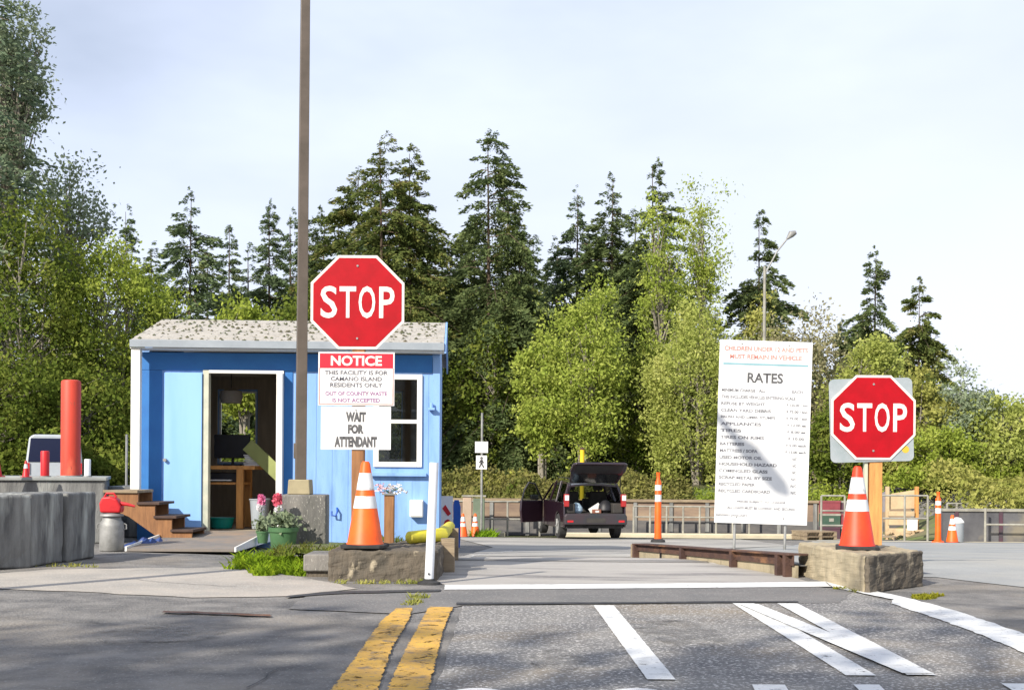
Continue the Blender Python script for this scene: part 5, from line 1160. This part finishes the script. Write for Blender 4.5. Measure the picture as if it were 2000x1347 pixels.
# left side
BL(60, 440, 900, 150, 40, 120, 24000, L_mid, M_barkg, 'dense green tree at the left edge, middle height', leaf=.13, ncl=240)
BL(215, 470, 900, 125, 42, 121, 22000, L_green, M_barkg, 'lighter green tree left of the booth', leaf=.12, ncl=240, hollow=.6)
BL(310, 560, 900, 75, 44, 122, 9500, L_mid, M_barkg, 'green tree touching the left end of the booth roof', leaf=.13)
BL(130, 320, 600, 72, 46, 123, 5600, L_silver, M_barkg, 'sparse blue grey tree with sky showing through at upper left', leaf=.15, ncl=150, hollow=.15, stems=3, spread=.42)
BL(-10, 700, 940, 120, 37.5, 124, 12000, L_mid, M_barkg, 'dark bush tree low at the left edge', leaf=.13)
BL(160, 720, 945, 110, 39, 125, 12000, L_mid, M_barkg, 'dark bush tree behind the tall red bollard', leaf=.13)
p = W(-30, -260, 41); conifer(p.z, 3.6, 130, 13000, L_bluegrey, 'very tall conifer cut by the left edge of the picture', (p.x, 41, 0), leaf=.26, gap=.1, pw=.5)
p = W(20, -60, 43); broadleaf(p.z, 1.35, 4.6, 131, 9000, L_silver, M_barkg, 'very tall airy tree at the upper left corner', (p.x, 43, 0), leaf=.15, stems=1, ncl=190, hollow=.1, spread=.36)
BL(640, 560, 760, 120, 48, 140, 9000, L_mid, M_barkg, 'dark green tree rising just behind the booth roof', leaf=.17)
BL(480, 590, 800, 90, 40, 141, 9000, L_green, M_barkg, 'green bush tree behind the booth roof left of the lamp pole', leaf=.15)

# hedges and undergrowth as masses nobody could count
def mass(name, label, x0, x1, y0, y1, zf_, hf, N, m_, leaf, seed):
    R = np.random.default_rng(seed); X = R.uniform(x0, x1, N); Y = R.uniform(y0, y1, N)
    H_ = np.array([hf(x) for x in X])*(.75+.25*np.sin(X*1.7+seed)*np.cos(Y*1.3)+R.normal(0, .07, N))
    z = np.array([zf_(x, y) for x, y in zip(X, Y)])+H_*R.uniform(0, 1, N)**.6
    C_ = np.stack([X, Y, z], 1); u = rvec(R, N); v = np.cross(u, rvec(R, N)); v /= np.linalg.norm(v, axis=1, keepdims=True)+1e-9
    sz = leaf*R.uniform(.5, 1.3, N); o = quads(name, C_, u*sz[:, None]*.6, v*sz[:, None]*.42, m_); tag(o, label, 'undergrowth', kind='stuff'); return o
mass('hedge', 'yellow green ground cover on the bank behind the back wall', -3.5, 6.5, 41.2, 45, Z, lambda x: .95-.03*x+.35*math.sin(x*1.1)*math.cos(x*2.3), 30000, L_bank, .12, 201)
mass('hedge', 'green scrub on the bank behind the back wall, right half', 6.5, 22, 40.5, 44, Z, lambda x: .85+.5*math.sin(x*1.9)*math.sin(x*.7+1), 24000, L_green, .12, 202)
mass('undergrowth', 'dark undergrowth at the foot of the forest', -30, 24, 56, 64, lambda x, y: .2, lambda x: 4.4, 42000, L_dark, .36, 203)
mass('undergrowth', 'dark scrub beyond the platform left of the booth', -20, -5, 36, 39, lambda x, y: 0, lambda x: 2.0, 26000, L_mid, .15, 204)
mass('undergrowth', 'green scrub on the bank above the charcoal right wall', 13.2, 29, 36.0, 40, Z, lambda x: .9+.45*math.sin(x*1.3)*math.cos(x*.6), 26000, L_olive, .13, 205)
# grass and weeds
def tufts(name, label, spots, m_, seed, hmax=.14, wd=.006):
    R = np.random.default_rng(seed); V = []; Fc = []
    for (x, y, z, r, n) in spots:
        for _ in range(n):
            a = R.uniform(0, 6.28); q_ = r*math.sqrt(R.random()); bx_, by_ = x+q_*math.cos(a)*1.3, y+q_*math.sin(a); h = hmax*R.uniform(.25, 1)**1.3*(1-.4*q_/r)*(.5+6*r); l = R.normal(0, .55, 2)*h; w_ = wd*R.uniform(.7, 1.6); t_ = R.uniform(0, 3.14)
            i = len(V); cx, cy = w_*math.cos(t_), w_*math.sin(t_)
            V += [(bx_-cx, by_-cy, z), (bx_+cx, by_+cy, z), (bx_+l[0]*.5+cx*.8, by_+l[1]*.5+cy*.8, z+h*.6), (bx_+l[0]*.5-cx*.8, by_+l[1]*.5-cy*.8, z+h*.6), (bx_+l[0]*1.2, by_+l[1]*1.2, z+h)]
            Fc += [(i, i+1, i+2, i+3), (i+3, i+2, i+4)]
    b = MB(); b.v = V; b.f = Fc; me = bpy.data.meshes.new(name); me.from_pydata(V, [], Fc); me.materials.append(m_); o = bpy.data.objects.new(name, me); COL.objects.link(o)
    return tag(o, label, 'grass', kind='stuff')
sp = []
rr = random.Random(12)
for _ in range(44):
    px = rr.uniform(470, 592); py = rr.uniform(1090, 1124); g = G(px, py)
    if px < 500 and py > 1112: continue
    sp.append((g[0], g[1], 0, rr.uniform(.04, .11), rr.randint(40, 150)))
tufts('grass', 'bright green weeds growing before the green pot', sp, leafmat('lush_weed', (.10, .17, .015), (.34, .42, .03), (.20, .30, .02), 6), 1, .15, .009)
sp = [(*G(rr.uniform(640, 850), 1139), 0, .05, 24) for _ in range(12)]+[(*G(rr.uniform(0, 190), 1108-rr.random()*4), 0, .06, 20) for _ in range(10)]
sp += [(*G(810, 1178), 0, .05, 90), (*G(818, 1168), 0, .06, 70), (*G(800, 1182), 0, .04, 40)]
tufts('weeds', 'sparse dry weeds along the kerbs and at the yellow lines', sp, L_olive, 2, .075, .005)
sp = [(*G(rr.uniform(1790, 1830), rr.uniform(1163, 1170)), 0, .05, 70) for _ in range(9)]+[(*G(rr.uniform(1620, 1700), rr.uniform(1143, 1158)), 0, .04, 50) for _ in range(8)]
tufts('weeds', 'yellow green moss and weeds at the foot of the right block', sp, leafmat('mossy_weed', (.16, .16, .02), (.32, .30, .03), (.24, .24, .025), 4), 3, .05, .006)
sp = [(rr.uniform(-2.3, -1.5), rr.uniform(10.9, 12.3), .13, .09, 40) for _ in range(16)]+[(rr.uniform(-1.5, -.8), rr.uniform(11.3, 14), .12, .09, 40) for _ in range(18)]
tufts('weeds', 'brownish weeds in the planting bed behind the left kerb', sp, leafmat('dry_weed', (.16, .13, .04), (.26, .24, .07), (.12, .16, .03), 4), 4, .11, .006)
sp = [(W(rr.uniform(915, 960), 1040, 37).x, rr.uniform(36.5, 38), Z(-1, 37), .2, 60) for _ in range(10)]
tufts('grass', 'grass patch around the foot of the pedestrian sign', sp, L_weed, 5, .2, .02)
# flower pots
def pot(label, px, py, d, r, h, seed, blooms):
    a = W(px, py, d); t = thing('flower_pot', label, 'flower pot', (a.x, d, a.z if a.z > .02 else 0), group=None)
    b = MB(); b.lathe([(r*.72, 0), (r*.76, .01), (r*.95, h*.84), (r*1.04, h*.85), (r*1.06, h), (r*.96, h), (r*.92, h*.9)], 26); b.build('pot', M_pot, t, True)
    b = MB(); b.lathe([(.01, h*.86), (r*.9, h*.87)], 20); b.build('soil', M_soil, t)
    R = np.random.default_rng(seed); N = 330
    C_ = R.normal(0, 1, (N, 3))*np.array([r*.48, r*.4, .045]); C_[:, 2] += h+.07; u = rvec(R, N); v = np.cross(u, rvec(R, N)); v /= np.linalg.norm(v, axis=1, keepdims=True)
    quads('foliage', C_, u*.03, v*.022, L_silver, t)
    for (bx_, bz_, s, m_) in blooms:
        c = Vector((bx_, 0, bz_)); n = 120; C2 = rvec(R, n)*np.array([s*.8, s*.8, s*1.25])*R.uniform(.5, 1, (n, 1)); C2 += np.array([bx_, 0, bz_]); u = rvec(R, n); v = np.cross(u, rvec(R, n)); v /= np.linalg.norm(v, axis=1, keepdims=True)
        quads('bloom', C2, u*.028, v*.022, m_, t)
        b = MB(); b.tube([(bx_*.4, 0, h*.9), (bx_, 0, bz_-s)], .004, 5); b.build('stem', M_pot, t)
M_pink = leafmat('pink_petals', (.75, .12, .33), (.78, .35, .5), sc=8, tr=.3); M_rose = leafmat('rose_petals', (.72, .07, .14), (.75, .22, .28), sc=8, tr=.3); M_wp = leafmat('white_petals', (.75, .7, .72), (.8, .8, .8), sc=8)
pot('round green pot of pale foliage and a red bloom by the pedestal', 553, 1085, 12.7, .15, .30, 5, [(-.06, .58, .055, M_rose), (-.05, .48, .05, M_wp)])
pot('smaller pot with a pink bloom in front of the doorway', 513, 1060, 14.3, .075, .14, 6, [(-.02, .50, .055, M_pink), (-.03, .42, .045, M_wp)])
# shade trees behind the camera that dapple the foreground
broadleaf(11.6, 3.6, 3.6, 301, 7000, L_mid, M_barkg, 'roadside tree behind the viewer that dapples the left foreground', (-13.0, -8.5, 0), leaf=.34, ncl=130, hollow=.2)
broadleaf(11.0, 3.2, 3.2, 302, 2600, L_mid, M_barkg, 'roadside tree behind the viewer that dapples the right foreground', (-7.4, -8.0, 0), leaf=.34, ncl=110, hollow=.2)
